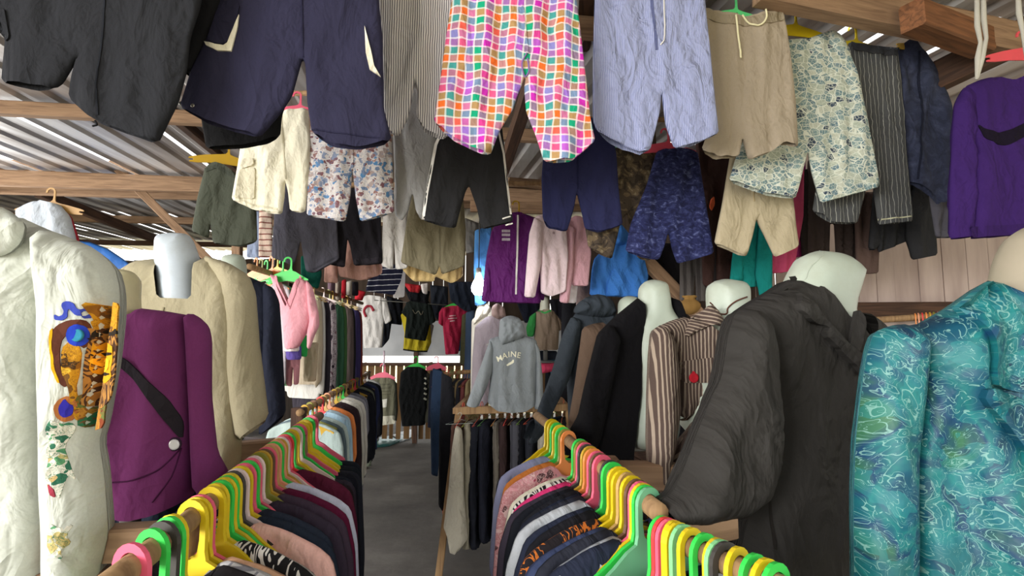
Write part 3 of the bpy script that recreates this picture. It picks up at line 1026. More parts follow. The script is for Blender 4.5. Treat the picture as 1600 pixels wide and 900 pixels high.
g = hang('striped_shorts', 'charcoal shorts with thin pale stripes behind the printed shorts', 'shorts', 2.98,
     [(1326, 66), (1365, 72), (1402, 76), (1408, 130), (1414, 220), (1420, 285), (1426, 346, 1), (1372, 351), (1366, 300), (1359, 258), (1351, 300), (1339, 349, 1), (1300, 348, 1),
      (1270, 329), (1274, 300), (1290, 230), (1310, 140)], PS, seed=29, amp=.009, group=G1)
g.band('hem', [(1372, 343), (1424, 338)], 2, fabric('#b9b79a'), 0.003)
g.band('waistband', [(1328, 72), (1365, 78), (1402, 82)], 12, fabric('#3a3a3c'), 0.005)
DN = camo('dark_navy_tie_dye', ['#2a2e40', '#2f3448', '#363b50', '#3e4359'], 14)
hang('dark_navy_blouse', 'dark navy blouse hung crookedly beside the striped charcoal shorts', 'blouse', 3.05,
     [(1402, 74), (1428, 57), (1437, 75), (1458, 99), (1472, 130), (1485, 165), (1496, 220), (1503, 296, 1), (1486, 305, 1), (1470, 319, 1), (1456, 304, 1), (1428, 287, 1), (1408, 281), (1404, 180)],
     DN, seed=31, amp=0.013, group=None).band('sleeve_seam', [(1436, 80), (1440, 160), (1434, 280)], 3, fabric('#1f2230'), .004)
w = Plane(1432, 3.05).world(1428, 52)
hanger('gold', (w.x, w.y + 0.03, w.z), 0.5, 'thin yellow hanger on top of the dark navy blouse', scale=0.8)
PUR = fabric('#3a2260')
g = hang('purple_sweatshirt', 'deep purple sweatshirt with a black curved mark hung at the right edge', 'sweatshirt', 2.6,
     [(1508, 135), (1530, 125), (1546, 121, 1), (1575, 130, 1), (1606, 117), (1660, 130), (1680, 160), (1672, 250), (1665, 366, 1), (1600, 366, 1), (1516, 372), (1517, 300), (1518, 200)], PUR, T=.04, R=.05, seed=37, k=0.05)
g.body([(1507, 135), (1530, 146), (1526, 230), (1522, 300), (1518, 371, 1), (1483, 373), (1484, 300), (1488, 210), (1492, 162)], PUR, T=0.035, R=0.04, name='sleeve', seed=38, dy=0.0)
g.body([(1675, 140), (1700, 200), (1715, 372, 1), (1680, 372), (1668, 220)], PUR, T=0.035, R=0.04, name='sleeve', seed=39)
g.patch('printed_mark', [(1524, 195), (1540, 202), (1558, 208), (1580, 202), (1612, 186), (1625, 188), (1600, 214), (1575, 227), (1558, 226), (1538, 216)], fabric('#191322'), 0.004, label='black curved print on the chest')
g.patch('ribbed_hem', [(1517, 354), (1600, 350), (1664, 350), (1664, 366), (1600, 366), (1518, 371)], fabric('#341e56'), 0.004)
w = Plane(1590, 2.6).world(1590, 60)
hanger('#ef5560', (w.x, w.y - 0.02, w.z), 0.05, 'red plastic hanger inside the purple sweatshirt', scale=1.0)
TWILL = fabric('#b9b5aa', .6)
for (pts, lab) in (([(1526, -30), (1527, 40), (1532, 66), (1528, 90), (1526, 124)], 'frayed grey cloth strip dangling nearest the striped shorts'), ([(1536, -30), (1537, 30), (1541, 60), (1534, 90), (1527, 122)], 'twisted grey cloth strip beside the frayed one'),
                   ([(1590, -30), (1592, 20), (1598, 50), (1606, 90)], 'grey cloth strip dangling at the right edge above the purple sweatshirt')):
    pole('cloth_strip', [P(x, y, 2.3) for x, y in pts], 0.009, TWILL, None, lab, 'cloth strip', None, None, 7, [0.008, 0.011, 0.008, 0.012, 0.006][:len(pts)])

# second row
g = hang('olive_shorts', 'dark olive shorts on a yellow hanger at the end of the second row', 'shorts', 3.0,
     [(320, 262, 1), (335, 254, 1), (350, 258, 1), (368, 270), (390, 290), (401, 330), (402, 377, 1), (375, 385, 1), (333, 380), (329, 350), (326, 373, 1), (299, 361), (308, 310)], fabric('#4c5046'), seed=41, group=G2, k=0.3)
g.band('waistband', [(321, 266), (338, 260), (368, 276)], 6, fabric('#444840'), 0.004)
w = Plane(352, 3.0).world(352, 226)
hanger('gold', (w.x, w.y, w.z), 0.5, 'translucent yellow hanger above the dark olive shorts', scale=0.9)
g = hang('cream_cargo_shorts', 'cream cargo shorts hung below the black hem', 'shorts', 2.75,
     [(378, 212), (436, 176, 1), (482, 170), (485, 220), (482, 285), (477, 332, 1), (453, 329), (450, 300), (446, 284), (445, 305), (441, 335, 1), (394, 326, 1), (362, 312), (367, 285), (374, 240)],
     fabric('#ece6d0'), seed=43, group=G2)
g.patch('pocket', [(376, 264), (399, 262), (398, 312), (368, 308)], fabric('#dfd8c0'), 0.008)
g.patch('pocket_flap', [(377, 250), (396, 247), (397, 259), (376, 265)], fabric('#e6dfc8'), 0.013)
g.button('button', 381, 253, 0.006, fabric('#8a6a4a'))
g.band('hem', [(364, 306), (394, 320), (441, 329)], 3, fabric('#d6cfb6'), 0.004)
g.band('fly_seam', [(440, 180), (443, 230), (447, 280)], 2.2, fabric('#cfc7ae'), 0.003)
w = Plane(455, 2.75).world(462, 147)
hanger('pink', (w.x, w.y + 0.02, w.z), 0.1, 'pink plastic hanger behind the cream cargo shorts', scale=0.85)
FL = floral('paisley_print', '#ddd6d2', ['#8a95b0', '#7c4a4a', '#4f86b8', '#b8a39a', '#9a6a5c', '#6a7fa0'], 46, 0.5)
g = hang('floral_shorts', 'white shorts with small blue and maroon floral print', 'shorts', 2.8,
     [(486, 140), (608, 140), (612, 220), (615, 290), (616, 332, 1), (563, 346), (556, 310), (551, 266), (547, 310), (540, 346, 1), (479, 336), (481, 280), (484, 220)], FL, seed=47, group=G2)
g.band('fly_seam', [(549, 170), (550, 220), (551, 262)], 3, FL, 0.004)
hang('light_grey_trousers', 'light grey jersey trousers between floral and black shorts', 'trousers', 2.9,
     [(612, 138), (694, 138), (684, 220), (676, 300), (660, 346, 1), (650, 330), (645, 302), (638, 330), (628, 346, 1), (617, 336), (616, 260)], fabric('#a6a5a5'), seed=53, group=G2, amp=.008)
w = Plane(646, 2.9).world(648, 155)
hanger('pink', (w.x, w.y + 0.02, w.z), 0.1, 'pink plastic hanger behind the pinstriped trousers', scale=0.8)
g = hang('black_sport_shorts', 'black sport shorts with white side piping hung below the plaid shorts', 'shorts', 2.65,
     [(694, 140), (778, 140), (789, 238), (796, 310), (802, 346, 1), (752, 358), (745, 325), (733, 290), (728, 298), (720, 325), (712, 357, 1), (660, 344), (664, 300), (680, 225)], fabric('#2a2a2c'), seed=59, amp=.011, group=G2)
g.band('side_piping', [(690, 205), (681, 226), (667, 300), (661, 343)], 4.5, WHT, 0.003, label='white side piping')
g.band('side_piping', [(779, 205), (787, 240), (794, 300), (798, 335)], 3.0, WHT, 0.003, label='white side piping')
g.band('printed_dash', [(785, 342), (798, 338)], 2, WHT, 0.003, label='white printed dash'); g.band('printed_dash', [(790, 352), (801, 349)], 2, WHT, 0.003, label='white printed dash')
g = hang('navy_shorts', 'plain dark navy shorts with curved hems below the plaid shorts', 'shorts', 2.95,
     [(853, 184), (953, 184), (963, 240), (967, 300), (973, 351, 1), (938, 362, 1), (914, 358), (908, 330), (901, 302), (897, 325), (886, 362, 1), (857, 355, 1), (848, 342), (846, 280)], fabric('#2c2e52'), seed=61, amp=.007, group=G2)
g.band('fly_seam', [(903, 220), (903, 260), (902, 300)], 2, fabric('#222444'), 0.003)
CM = camo('brown_camouflage', ['#37302a', '#4c4137', '#6b5c48', '#877a64'], 18)
g = hang('camouflage_shorts', 'brown camouflage shorts behind the navy shorts', 'shorts', 3.1,
     [(958, 186), (1024, 186), (1028, 300), (1031, 396, 1), (1014, 407, 1), (996, 403), (985, 360), (979, 333), (970, 347), (956, 405, 1), (919, 386), (914, 355), (940, 300), (953, 260)], CM, seed=67, group=G2)
g.band('hem', [(921, 379), (957, 397)], 3, CM, .004)
NC = camo('navy_camouflage', ['#1e2144', '#262a54', '#343a66', '#565d8a'], 30, 1.5)
g = hang('navy_print_shorts', 'navy blue shorts with crinkled leaf print on the pink hanger', 'shorts', 3.05,
     [(1026, 236, 1), (1060, 232, 1), (1090, 238), (1098, 290), (1108, 350), (1115, 396, 1), (1085, 405, 1), (1058, 412), (1050, 390), (1044, 364), (1038, 385), (1030, 406, 1), (1005, 401, 1), (977, 392), (985, 350), (1010, 290)], NC, seed=71, amp=.01, group=G2)
g.band('waistband', [(1028, 241), (1060, 237), (1090, 243)], 8, NC, .005)
w = Plane(1042, 3.05).world(1040, 205)
hanger('#f0506e', (w.x, w.y + 0.02, w.z), 0.1, 'pink plastic hanger above the navy leaf print shorts', scale=0.95)
w = Plane(960, 2.95).world(966, 200)
hanger('#7fd6a0', (w.x, w.y + 0.03, w.z), 0.1, 'pale green hanger behind the crumpled blue shorts', scale=0.8)
g = hang('khaki_shorts', 'khaki beige shorts hung below the printed shorts', 'shorts', 3.0,
     [(1150, 188), (1228, 188), (1238, 310), (1243, 350), (1248, 385, 1), (1210, 402), (1195, 370), (1181, 342), (1175, 370), (1166, 401, 1), (1116, 380), (1128, 320), (1138, 260)], fabric('#b8ab90'), seed=73, amp=.007, group=G2)
g.cord('drawstring', [(1180, 262), (1177, 300), (1178, 315)], 0.003, fabric('#b8a680')); g.cord('drawstring', [(1193, 262), (1197, 290), (1196, 305)], 0.003, fabric('#b8a680'))
# third row and what hangs behind
hang('dark_brown_trousers', 'dark brown trousers behind the navy leaf print shorts', 'trousers', 3.6,
     [(1085, 200), (1150, 200), (1148, 330), (1142, 447, 1), (1120, 452), (1118, 360), (1114, 452, 1), (1098, 445), (1094, 330)], fabric('#3c2a27'), seed=79, group=None)
TEAL = fabric('#14746f')
g = hang('teal_jumper', 'teal green jumper hanging behind the khaki shorts', 'jumper', 3.5, [(1148, 345), (1176, 325), (1205, 345), (1207, 400), (1200, 446, 1), (1158, 450), (1152, 400)], TEAL, seed=83)
g.body([(1186, 350), (1207, 360), (1206, 420), (1205, 470, 1), (1189, 471), (1180, 430)], TEAL, T=.03, R=.04, name='sleeve', seed=84, dy=-.03)
g.body([(1150, 352), (1160, 360), (1160, 440), (1148, 441, 1), (1140, 440)], TEAL, T=.03, R=.04, name='sleeve', seed=85)
hang('rose_skirt', 'rose pink pleated skirt hanging beside the khaki shorts', 'skirt', 3.6, [(1206, 290), (1256, 262), (1255, 340), (1240, 421, 1), (1225, 426, 1), (1197, 427), (1203, 370)], fabric('#b8486a'), seed=89, amp=.012, fx=14)
hang('magenta_shirt', 'magenta shirt behind the rose pink skirt', 'shirt', 3.75, [(1228, 260), (1258, 250), (1262, 330), (1256, 400, 1), (1232, 404), (1232, 320)], fabric('#a83278'), seed=91)
g = hang('brown_trousers', 'dark brown trousers behind the printed shorts', 'trousers', 3.7,
     [(1262, 250), (1340, 250), (1342, 330), (1340, 432, 1), (1308, 436), (1304, 350), (1296, 350), (1294, 424, 1), (1262, 424)], fabric('#3f3532'), seed=97, amp=.012, fx=10)
hang('taupe_trousers', 'taupe brown trouser leg hanging beside the dark brown trousers', 'trousers', 3.65, [(1334, 300), (1372, 300), (1373, 360), (1372, 427, 1), (1338, 428), (1336, 360)], fabric('#5c4a44'), seed=98, amp=.01)
hang('black_trousers', 'black trousers hanging left of the dark brown pair', 'trousers', 3.7, [(1240, 270), (1268, 262), (1270, 340), (1268, 420, 1), (1254, 421), (1250, 340)], fabric('#2c2624'), seed=99)
CH = fabric('#2d2d2f')
g = hang('charcoal_jumper', 'charcoal jumper with one dangling sleeve below the striped shorts', 'jumper', 3.5,
     [(1366, 280), (1450, 275), (1452, 330), (1436, 366, 1), (1408, 380, 1), (1372, 395), (1368, 340)], CH, seed=101)
g.body([(1430, 285), (1455, 292), (1460, 350), (1462, 399, 1), (1427, 406), (1416, 372), (1418, 320)], CH, T=.04, R=.05, name='sleeve', seed=102, dy=-.04)
g.body([(1366, 285), (1376, 290), (1378, 380), (1366, 392, 1), (1358, 388)], CH, T=.03, R=.04, name='sleeve', seed=103)
hang('grey_scarf', 'dark grey cloth between the charcoal jumper and the purple sweatshirt', 'cloth', 3.2, [(1450, 290), (1486, 295), (1489, 340), (1486, 372, 1), (1462, 370), (1455, 330)], fabric('#55535a'), seed=104)
hang('orange_ribbon', 'small orange cloth tag on the dark brown trousers', 'tag', 3.45, [(1110, 312), (1116, 306), (1117, 320), (1112, 330), (1108, 324)], fabric('#c25a38'), T=.01, R=.02, seed=105)
g = hang('slate_shorts', 'slate grey shorts below the cream cargo shorts', 'shorts', 3.6,
     [(432, 286), (524, 286), (528, 370), (530, 405, 1), (490, 427), (478, 424), (473, 395), (470, 376), (464, 400), (459, 415, 1), (424, 402), (427, 360)], fabric('#4c4b55'), seed=107, group=G3)
g.band('hem', [(489, 421), (528, 400)], 2.5, fabric('#403f48'), .004)
g = hang('black_cuffed_shorts', 'black cuffed shorts below the floral shorts', 'shorts', 3.7,
     [(530, 286), (594, 286), (596, 370), (598, 412, 1), (553, 415), (547, 385), (543, 373), (541, 395), (539, 418, 1), (510, 412), (525, 370)], fabric('#232126'), seed=109, group=G3)
g.band('cuff', [(554, 409), (596, 406)], 8, fabric('#2b282e'), .005); g.band('cuff', [(513, 407), (539, 412)], 7, fabric('#2b282e'), .005)
w = Plane(550, 3.7).world(551, 292)
hanger('#e8405c', (w.x, w.y, w.z), 0.1, 'red hanger between the legs of the floral shorts', scale=0.9)
g = hang('dusty_pink_blouse', 'dusty pink blouse below the black cuffed shorts', 'blouse', 4.2, [(520, 370), (585, 370), (594, 396), (593, 430, 1), (565, 438, 1), (530, 432), (524, 400)], fabric('#b98f83'), seed=113)
g.body([(508, 398), (527, 396), (528, 442, 1), (506, 441)], fabric('#b98f83'), T=.03, R=.04, name='sleeve', seed=114)
g.body([(588, 398), (598, 402), (597, 428, 1), (586, 430)], fabric('#b98f83'), T=.03, R=.04, name='sleeve', seed=115)
hang('white_towel', 'white cotton trousers hanging beside the black cuffed shorts', 'trousers', 3.75, [(600, 286), (638, 286), (636, 390), (637, 419, 1), (618, 421), (616, 380), (614, 421, 1), (596, 416)], fabric('#cfcbc6'), seed=117)
g = hang('khaki_green_shorts', 'khaki green shorts below the light grey trousers', 'shorts', 3.6,
     [(645, 286), (722, 286), (728, 360), (726, 415, 1), (690, 429), (687, 415), (681, 430, 1), (626, 410), (632, 370)], fabric('#77705b'), seed=119, group=G3)
g.band('fly_seam', [(686, 340), (687, 380), (687, 412)], 2, fabric('#655f4c'), .003)
hang('mustard_shorts', 'pale mustard shorts showing below the khaki green shorts', 'shorts', 4.0, [(630, 380), (722, 385), (723, 432, 1), (706, 443), (680, 432), (678, 440), (647, 440, 1), (629, 422)], fabric('#cdb27c'), seed=123, amp=.01, fx=14)
hang('dark_green_shirt', 'dark green shirt behind the slate grey shorts', 'shirt', 4.3, [(470, 400), (500, 395), (503, 430), (497, 452, 1), (470, 440)], fabric('#0f4a3e'), seed=124)
hang('blue_sheet', 'pale blue cloth hanging beside the dark olive shorts', 'cloth', 4.6, [(398, 330), (408, 330), (408, 403, 1), (385, 402), (388, 360)], fabric('#8f9bb5'), T=.02, R=.04, seed=125)
g = hang('striped_towel', 'cream cloth with maroon stripes hanging beside the slate shorts', 'cloth', 4.5, [(405, 322), (425, 322), (426, 402, 1), (404, 402)], stripes('maroon_bands', '#c9b4a4', '#7d4a44', 0.045, 0.22, rot=1.57), T=.02, R=.04, seed=126)
NS = stripes('navy_white_bands', '#1e2036', '#d9d9de', 0.045, 0.12, rot=1.57 - 0.06)
g = hang('striped_tee', 'navy tee with white stripes hanging high at the back', 'tee', 4.8, [(592, 412), (632, 414), (626, 440), (616, 461, 1), (571, 455), (577, 430)], NS, seed=127)
hang('white_tee', 'white tee edge beside the navy striped tee', 'tee', 4.95, [(618, 416), (634, 416), (632, 464, 1), (614, 466)], fabric('#d6d2d0'), T=.02, R=.03, seed=128)
# tops beyond the third row
PV = fabric('#5a1f62', .5, rough=.6)
g = hang('purple_track_jacket', 'purple velour track jacket with a white zip', 'jacket', 3.75,
     [(769, 358), (785, 340), (803, 331, 1), (820, 334), (842, 342), (846, 400), (845, 474, 1), (770, 472), (766, 410)], PV, seed=131, T=.04, R=.05, amp=.01)
g.body([(768, 360), (776, 352), (778, 440), (774, 472, 1), (752, 470), (760, 400)], PV, T=.03, R=.04, name='sleeve', seed=132)
g.body([(840, 344), (850, 352), (856, 420), (850, 470, 1), (842, 468)], PV, T=.03, R=.04, name='sleeve', seed=133)
g.band('zip', [(809, 336), (808, 400), (806, 460)], 2.6, WHT, .004, label='white zip')
for yy in (361, 367, 374): g.band('chest_print', [(784, yy), (797, yy)], 4, fabric('#b9adb9'), .002, label='pale printed line on the chest')
w = Plane(806, 3.75).world(806, 318)
hanger('gold', (w.x, w.y + .02, w.z), 0.1, 'yellow hanger above the purple track jacket', scale=1.0)
PW = fabric('#e3cdd2')
g = hang('pale_pink_sweatshirt', 'very pale pink sweatshirt hung between purple jacket and rosier sweatshirt', 'sweatshirt', 3.65,
     [(836, 338), (850, 334, 1), (868, 336), (884, 345), (888, 400), (884, 455, 1), (862, 463, 1), (845, 458), (843, 400)], PW, seed=137)
g.body([(835, 339), (847, 346), (846, 410), (836, 465, 1), (819, 464), (823, 410), (827, 365)], PW, T=.04, R=.045, name='sleeve', seed=138, dy=-.02)
g.button('badge', 865, 364, .008, fabric('#a88f94'))
PK = fabric('#d3a3ae')
g = hang('rose_sweatshirt', 'rose pink sweatshirt beside the very pale pink one', 'sweatshirt', 3.75,
     [(884, 345), (900, 336, 1), (915, 345), (924, 395), (919, 447, 1), (893, 446), (886, 400)], PK, seed=139)
g.body([(882, 348), (898, 356), (896, 420), (889, 474, 1), (874, 472), (878, 410)], PK, T=.04, R=.045, name='sleeve', seed=141, dy=-.03)
hang('white_undershirt', 'white shirt tail hanging under the rose sweatshirt', 'shirt', 3.9, [(880, 420), (905, 425), (900, 474, 1), (878, 471)], fabric('#e0dadd'), T=.02, R=.03, seed=142)
hang('taupe_blouse', 'grey taupe cloth hanging between the rose sweatshirt and the blue hoodie', 'cloth', 4.1, [(900, 430), (922, 440), (921, 490, 1), (900, 492)], fabric('#8c7a78'), T=.02, R=.03, seed=143)
BLU = fabric('#3f78c4')
g = hang('blue_hoodie', 'bright blue hooded sweatshirt with a small orange label', 'hoodie', 3.95,
     [(928, 405), (950, 380), (968, 352), (985, 370), (1006, 400), (1013, 430), (1009, 465, 1), (921, 461), (924, 425)], BLU, seed=149, T=.04, R=.05)
g.patch('pocket', [(950, 440), (958, 420), (985, 420), (1003, 448), (1000, 462), (948, 460)], BLU, .008)
g.patch('label_patch', [(966, 363), (973, 363), (973, 374), (966, 374)], fabric('#a8603c'), .004, soft=0, label='orange brown label patch')
g.body([(948, 372), (968, 348), (988, 372), (980, 384), (956, 384)], BLU, T=.05, R=.04, name='hood', seed=150, dy=-.02)
hang('black_jumper', 'black jumper hanging behind the leaf print shorts', 'jumper', 4.2, [(1008, 380), (1066, 380), (1066, 450), (1060, 505, 1), (1015, 500)], fabric('#1d1b1e'), seed=151)
g = hang('grey_striped_trousers', 'grey shaded trousers hanging below the leaf print shorts', 'trousers', 4.0, [(1062, 380), (1112, 380), (1112, 440), (1106, 470, 1), (1088, 471), (1086, 430), (1083, 470, 1), (1062, 469)], stripes('grey_shade_stripe', '#5d5856', '#45403f', .05, .45), seed=152, amp=.01)
hang('charcoal_skirt', 'charcoal skirt hanging left of the teal jumper', 'skirt', 3.9, [(1112, 370), (1158, 380), (1158, 440, 1), (1130, 446, 1), (1110, 440)], fabric('#2f2a2a'), seed=153)
hang('blue_flare_cloth', 'sky blue lens flare shaped as cloth beside the purple track jacket', 'cloth', 4.4, [(742, 360), (768, 352), (766, 420), (760, 475, 1), (742, 478), (740, 420)], fabric('#4a7fb8'), seed=154)  # blue flare of the bright light, built as a hanging sheet
hang('dark_cloth', 'grey cloth hanging behind the black sport shorts', 'cloth', 4.5, [(726, 340), (752, 350), (748, 392, 1), (728, 396)], fabric('#6d6a66'), T=.02, R=.04, seed=155)

# poles the rows hang from (mostly hidden behind the cloth)
pole('hanging_pole', [P(352, 148, 2.9), P(782, 140, 2.9)], .014, W_POLE, None, 'thin pole behind the navy cargo shorts carrying the second row', 'pole')
pole('hanging_pole', [P(848, 186, 3.0), P(1250, 188, 3.05)], .014, W_POLE, None, 'thin pole behind the crumpled blue shorts carrying the second row', 'pole')
pole('hanging_pole', [P(418, 290, 3.68), P(1262, 284, 3.72)], .018, W_POLE, None, 'thin pole carrying the third row behind the black sport shorts', 'pole')
pole('hanging_pole', [P(352, -40, 1.95), P(930, -40, 2.2)], .018, W_POLE, None, 'thin pole carrying the front row above the plaid shorts', 'pole')
pole('clothes_line', [P(540, 466, 7.62), P(760, 481, 7.38)], .006, plastic('#4a4a44'), None, 'thin clothes line holding the tees at the back of the shed', 'clothes line')
# ------------------------------------------------------------------ mannequins and what they wear
MW = dummy_skin('white_mannequin_skin', '#a9b3a6')
MB_ = dummy_skin('pale_blue_mannequin_skin', '#b9c3cc')
MC = dummy_skin('cream_mannequin_skin', '#cfc79f')
MG = dummy_skin('dusty_mannequin_skin', '#958b79', 0.7, 0.3)
def mannequin(label, Y, k, pts, mat, T=0.046, R=0.05, seam=None, cap=None, pole_z=None):
    xs = [p[0] for p in pts]
    G = Garment('mannequin', label, 'mannequin', (min(xs) + max(xs)) / 2, Y, k)
    G.body(pts, mat, T=T, R=R, amp=0.0, soft=2)
    if seam: G.cord('mould_seam', seam, 0.0012, mat, lift=-0.0006)
    # stand under the torso
    zb = min(p[1] for p in G.L(pts))
    o = G.root
    V, F = tube_geo([(0, 0, zb + 0.03), (0, 0, zb - 0.10)], 0.02, 10)
    mesh_obj('stand_pole', V, F, plastic('#5a5a58'), o)
    V, F = tube_geo([(0, 0, zb - 0.10), (0, 0, zb - 0.112), (0, 0, zb - 0.12)], 0.1, 18, True, [0.05, 0.1, 0.1])
    mesh_obj('stand_base', V, F, plastic('#5a5a58'), o)
    return G
def wear(name, label, cat, Y, k, pts, mat, T=0.08, R=0.07, px=None, **kw):
    xs = [p[0] for p in pts]
    G = Garment(name, label, cat, px if px is not None else (min(xs) + max(xs)) / 2, Y, k)
    G.body(pts, mat, T=T, R=R, **kw)
    return G

# ---- left side
BLOUSE = fabric('#c0c3b9', 0.5)
g = wear('white_blouse', 'white cotton blouse with a colourful lion print sleeve', 'blouse', 0.86, 0.1,
     [(-230, 380), (-90, 345), (-40, 330, 1), (-5, 345, 1), (30, 338), (60, 352), (112, 374), (122, 440), (90, 520), (82, 600), (80, 720), (82, 960, 1), (-240, 960)], BLOUSE, T=.062, R=.042, seed=201, amp=0.012, fx=8, fz=1.2, px=-60)
S2 = g.body([(58, 353), (110, 371), (150, 389), (178, 416), (187, 450), (187, 495), (179, 568), (163, 660), (154, 690), (163, 747), (169, 833), (154, 895), (149, 960, 1), (80, 960), (76, 800), (74, 650), (70, 560), (72, 480), (64, 420)],
       BLOUSE, T=0.065, R=0.06, name='sleeve', seed=203, dy=-0.035, amp=0.006, fx=9, fz=3)
g.body([(-60, 345), (-30, 330), (0, 322), (20, 332), (40, 350), (34, 378), (12, 398), (-20, 404), (-60, 396)], BLOUSE, T=0.022, R=0.03, name='ruffle_collar', seed=205, dy=-0.065, amp=0.006, fx=26, fz=3)
# the sleeve print: a generic ornate lion and flower motif
ocre = floral('gold_ornament', '#c08a1e', ['#8a5a1c', '#e0b23a', '#6b4a22', '#d9a02a', '#3a2a18'], 60, .4)
brn, gold, ink, blu = fabric('#5a3428', .1), fabric('#d9a51f', .1), fabric('#2c2620', .1), fabric('#2c3aa8', .1)
pt = lambda n, p, m, l=.0015, lab=None: g.patch(n, p, m, l, S2, label=lab, h=.006)
pt('printed_scroll', [(85, 491), (92, 495), (99, 492), (101, 486), (97, 479), (98, 473), (106, 470), (116, 474), (120, 482), (126, 484), (133, 480), (148, 479), (146, 485), (158, 490), (156, 500), (144, 497), (140, 490), (130, 494), (119, 493), (112, 486), (108, 482), (106, 488), (106, 496), (98, 501), (86, 500)], fabric('#3d4aa6', .1), .0018, 'blue printed scroll')
pt('printed_arch', [(80, 520), (90, 508), (108, 500), (130, 499), (142, 508), (146, 525), (140, 540), (128, 545), (112, 520), (98, 528), (93, 550), (95, 580), (108, 600), (100, 606), (84, 585), (78, 550)], brn, .0018, 'brown printed arch')
pt('printed_arch', [(78, 518), (84, 512), (81, 540), (86, 575), (95, 598), (90, 598), (80, 570)], gold, .0022, 'gold printed edge')
pt('printed_ornament', [(140, 503), (150, 500), (158, 475), (168, 478), (178, 472), (187, 475), (184, 500), (182, 530), (164, 520), (150, 515)], ocre, .002)
pt('printed_ornament', [(96, 545), (112, 530), (128, 545), (124, 580), (118, 608), (128, 640), (122, 660), (112, 640), (106, 600), (96, 580)], ocre, .002)
pt('printed_rosette', [(104, 524), (108, 512), (120, 506), (134, 510), (142, 520), (141, 532), (132, 540), (118, 541), (108, 536)], fabric('#2a42b4', .1), .0026, 'blue printed rosette')
g.button('printed_bud', 121, 524, .009, fabric('#2f7a94'), S2)
pt('printed_mane', [(142, 530), (156, 515), (172, 512), (183, 520), (182, 560), (178, 600), (172, 625), (160, 640), (146, 632), (132, 615), (130, 580), (134, 550)], zebra('lion_mane', '#4a3020', '#a9783a', 34), .0022, 'brown printed mane')
pt('printed_lion_face', [(156, 538), (166, 535), (177, 537), (178, 560), (174, 578), (176, 590), (166, 600), (156, 594), (152, 580), (155, 560)], fabric('#d59a22', .1), .003, 'golden printed lion face')
pt('printed_lion_nose', [(158, 560), (173, 559), (171, 577), (166, 582), (160, 577)], fabric('#eeb22c', .1), .0036)
pt('printed_lion_brow', [(154, 552), (176, 550), (176, 555), (154, 557)], ink, .0038); pt('printed_lion_mouth', [(157, 584), (166, 581), (175, 584), (166, 588)], ink, .0038)
pt('printed_lion_brow', [(144, 522), (160, 515), (176, 520), (182, 512), (184, 524), (160, 528), (146, 534)], ink, .003)
pt('printed_rosette', [(84, 636), (92, 624), (106, 618), (120, 626), (124, 640), (116, 656), (100, 660), (88, 652)], fabric('#a5673a', .1), .002, 'tan printed rosette')
pt('printed_rosette', [(92, 636), (102, 622), (108, 630), (116, 634), (114, 648), (102, 653), (94, 648)], fabric('#332f9c', .1), .003, 'violet printed flower')
pt('printed_ornament', [(118, 620), (132, 615), (146, 634), (160, 640), (168, 630), (162, 668), (150, 672), (124, 668), (122, 650)], floral('green_ornament', '#5e6a34', ['#7a3a20', '#2f6a4a', '#a8762c', '#6b2a20'], 50, .45), .002)
fern = floral('fern_print', '#e0ddcf', ['#3f7a5e', '#c9b678', '#5c9468', '#d0b07a', '#2f6650'], 52, .42, .8)
pt('printed_fern', [(76, 655), (92, 662), (110, 660), (122, 668), (126, 690), (134, 720), (122, 750), (104, 742), (96, 770), (92, 780), (84, 760), (74, 762), (75, 700)], fern, .0016, 'green printed fern leaves')
pt('printed_fern', [(78, 818), (92, 825), (108, 822), (100, 838), (106, 852), (94, 860), (98, 874), (84, 870), (77, 860)], fern, .0016, 'green printed fern sprig')
pt('printed_fern', [(75, 755), (84, 762), (88, 778), (78, 772)], fabric('#9a3a4a', .1), .002, 'red printed petals')
mannequin('mannequin under the white blouse, mostly hidden', 0.9, 0.1, [(-60, 360), (-55, 320), (-30, 312), (-5, 318), (0, 345), (60, 420), (60, 900), (-200, 900), (-190, 420)], MC, T=.045, R=.06)
PURJ = fabric('#753668', .2)
g = wear('purple_jacket', 'plum purple collarless jacket with one silver button on a cream mannequin', 'jacket', 1.2, 0.12,
     [(148, 540), (166, 530, 1), (183, 528, 1), (205, 525, 1), (213, 505, 1), (214, 481), (258, 486), (298, 493), (306, 540), (303, 640), (304, 700), (304, 775, 1), (260, 793, 1), (219, 802, 1), (165, 790), (158, 700), (148, 600)], PURJ, T=.062, R=.042, seed=211, amp=.005)
g.body([(290, 490), (306, 491), (323, 508), (328, 530), (328, 620), (337, 707), (357, 743, 1), (336, 771, 1), (305, 766), (301, 700), (298, 620), (294, 540)], PURJ, T=.05, R=.035, name='sleeve', seed=213, dy=-.02, amp=.005)
g.patch('lapel_band', [(178, 556), (196, 560), (215, 578), (240, 602), (262, 622), (288, 646), (293, 660), (287, 688), (262, 661), (235, 627), (206, 588), (178, 566)], fabric('#2e2a30'), .005, label='black lapel band')
RIM = fabric('#3a2a3a')
g.button('button', 273, 694, .0135, RIM, label='dark button rim')
sil = NB('silver_button', .3, .5, .3); sil.color('#e8e8ea'); SIL = sil.m
g.button('button', 274, 694, .0105, SIL, label='silver button', lift=.004)
g.cord('front_seam', [(166, 754), (200, 752), (240, 738), (262, 722), (284, 700)], .0016, fabric('#4a2042'), lift=-.001)
g.cord('front_seam', [(284, 700), (268, 745), (238, 785)], .0016, fabric('#4a2042'), lift=-.001)
mannequin('cream mannequin neck above the plum purple jacket', 1.22, 0.12, [(152, 426), (184, 419), (210, 425), (218, 438), (216, 470), (222, 515), (255, 560), (290, 620), (285, 770), (165, 770), (150, 620)], MC, T=.055, R=.06)
CJ = fabric('#a39a80', .25)
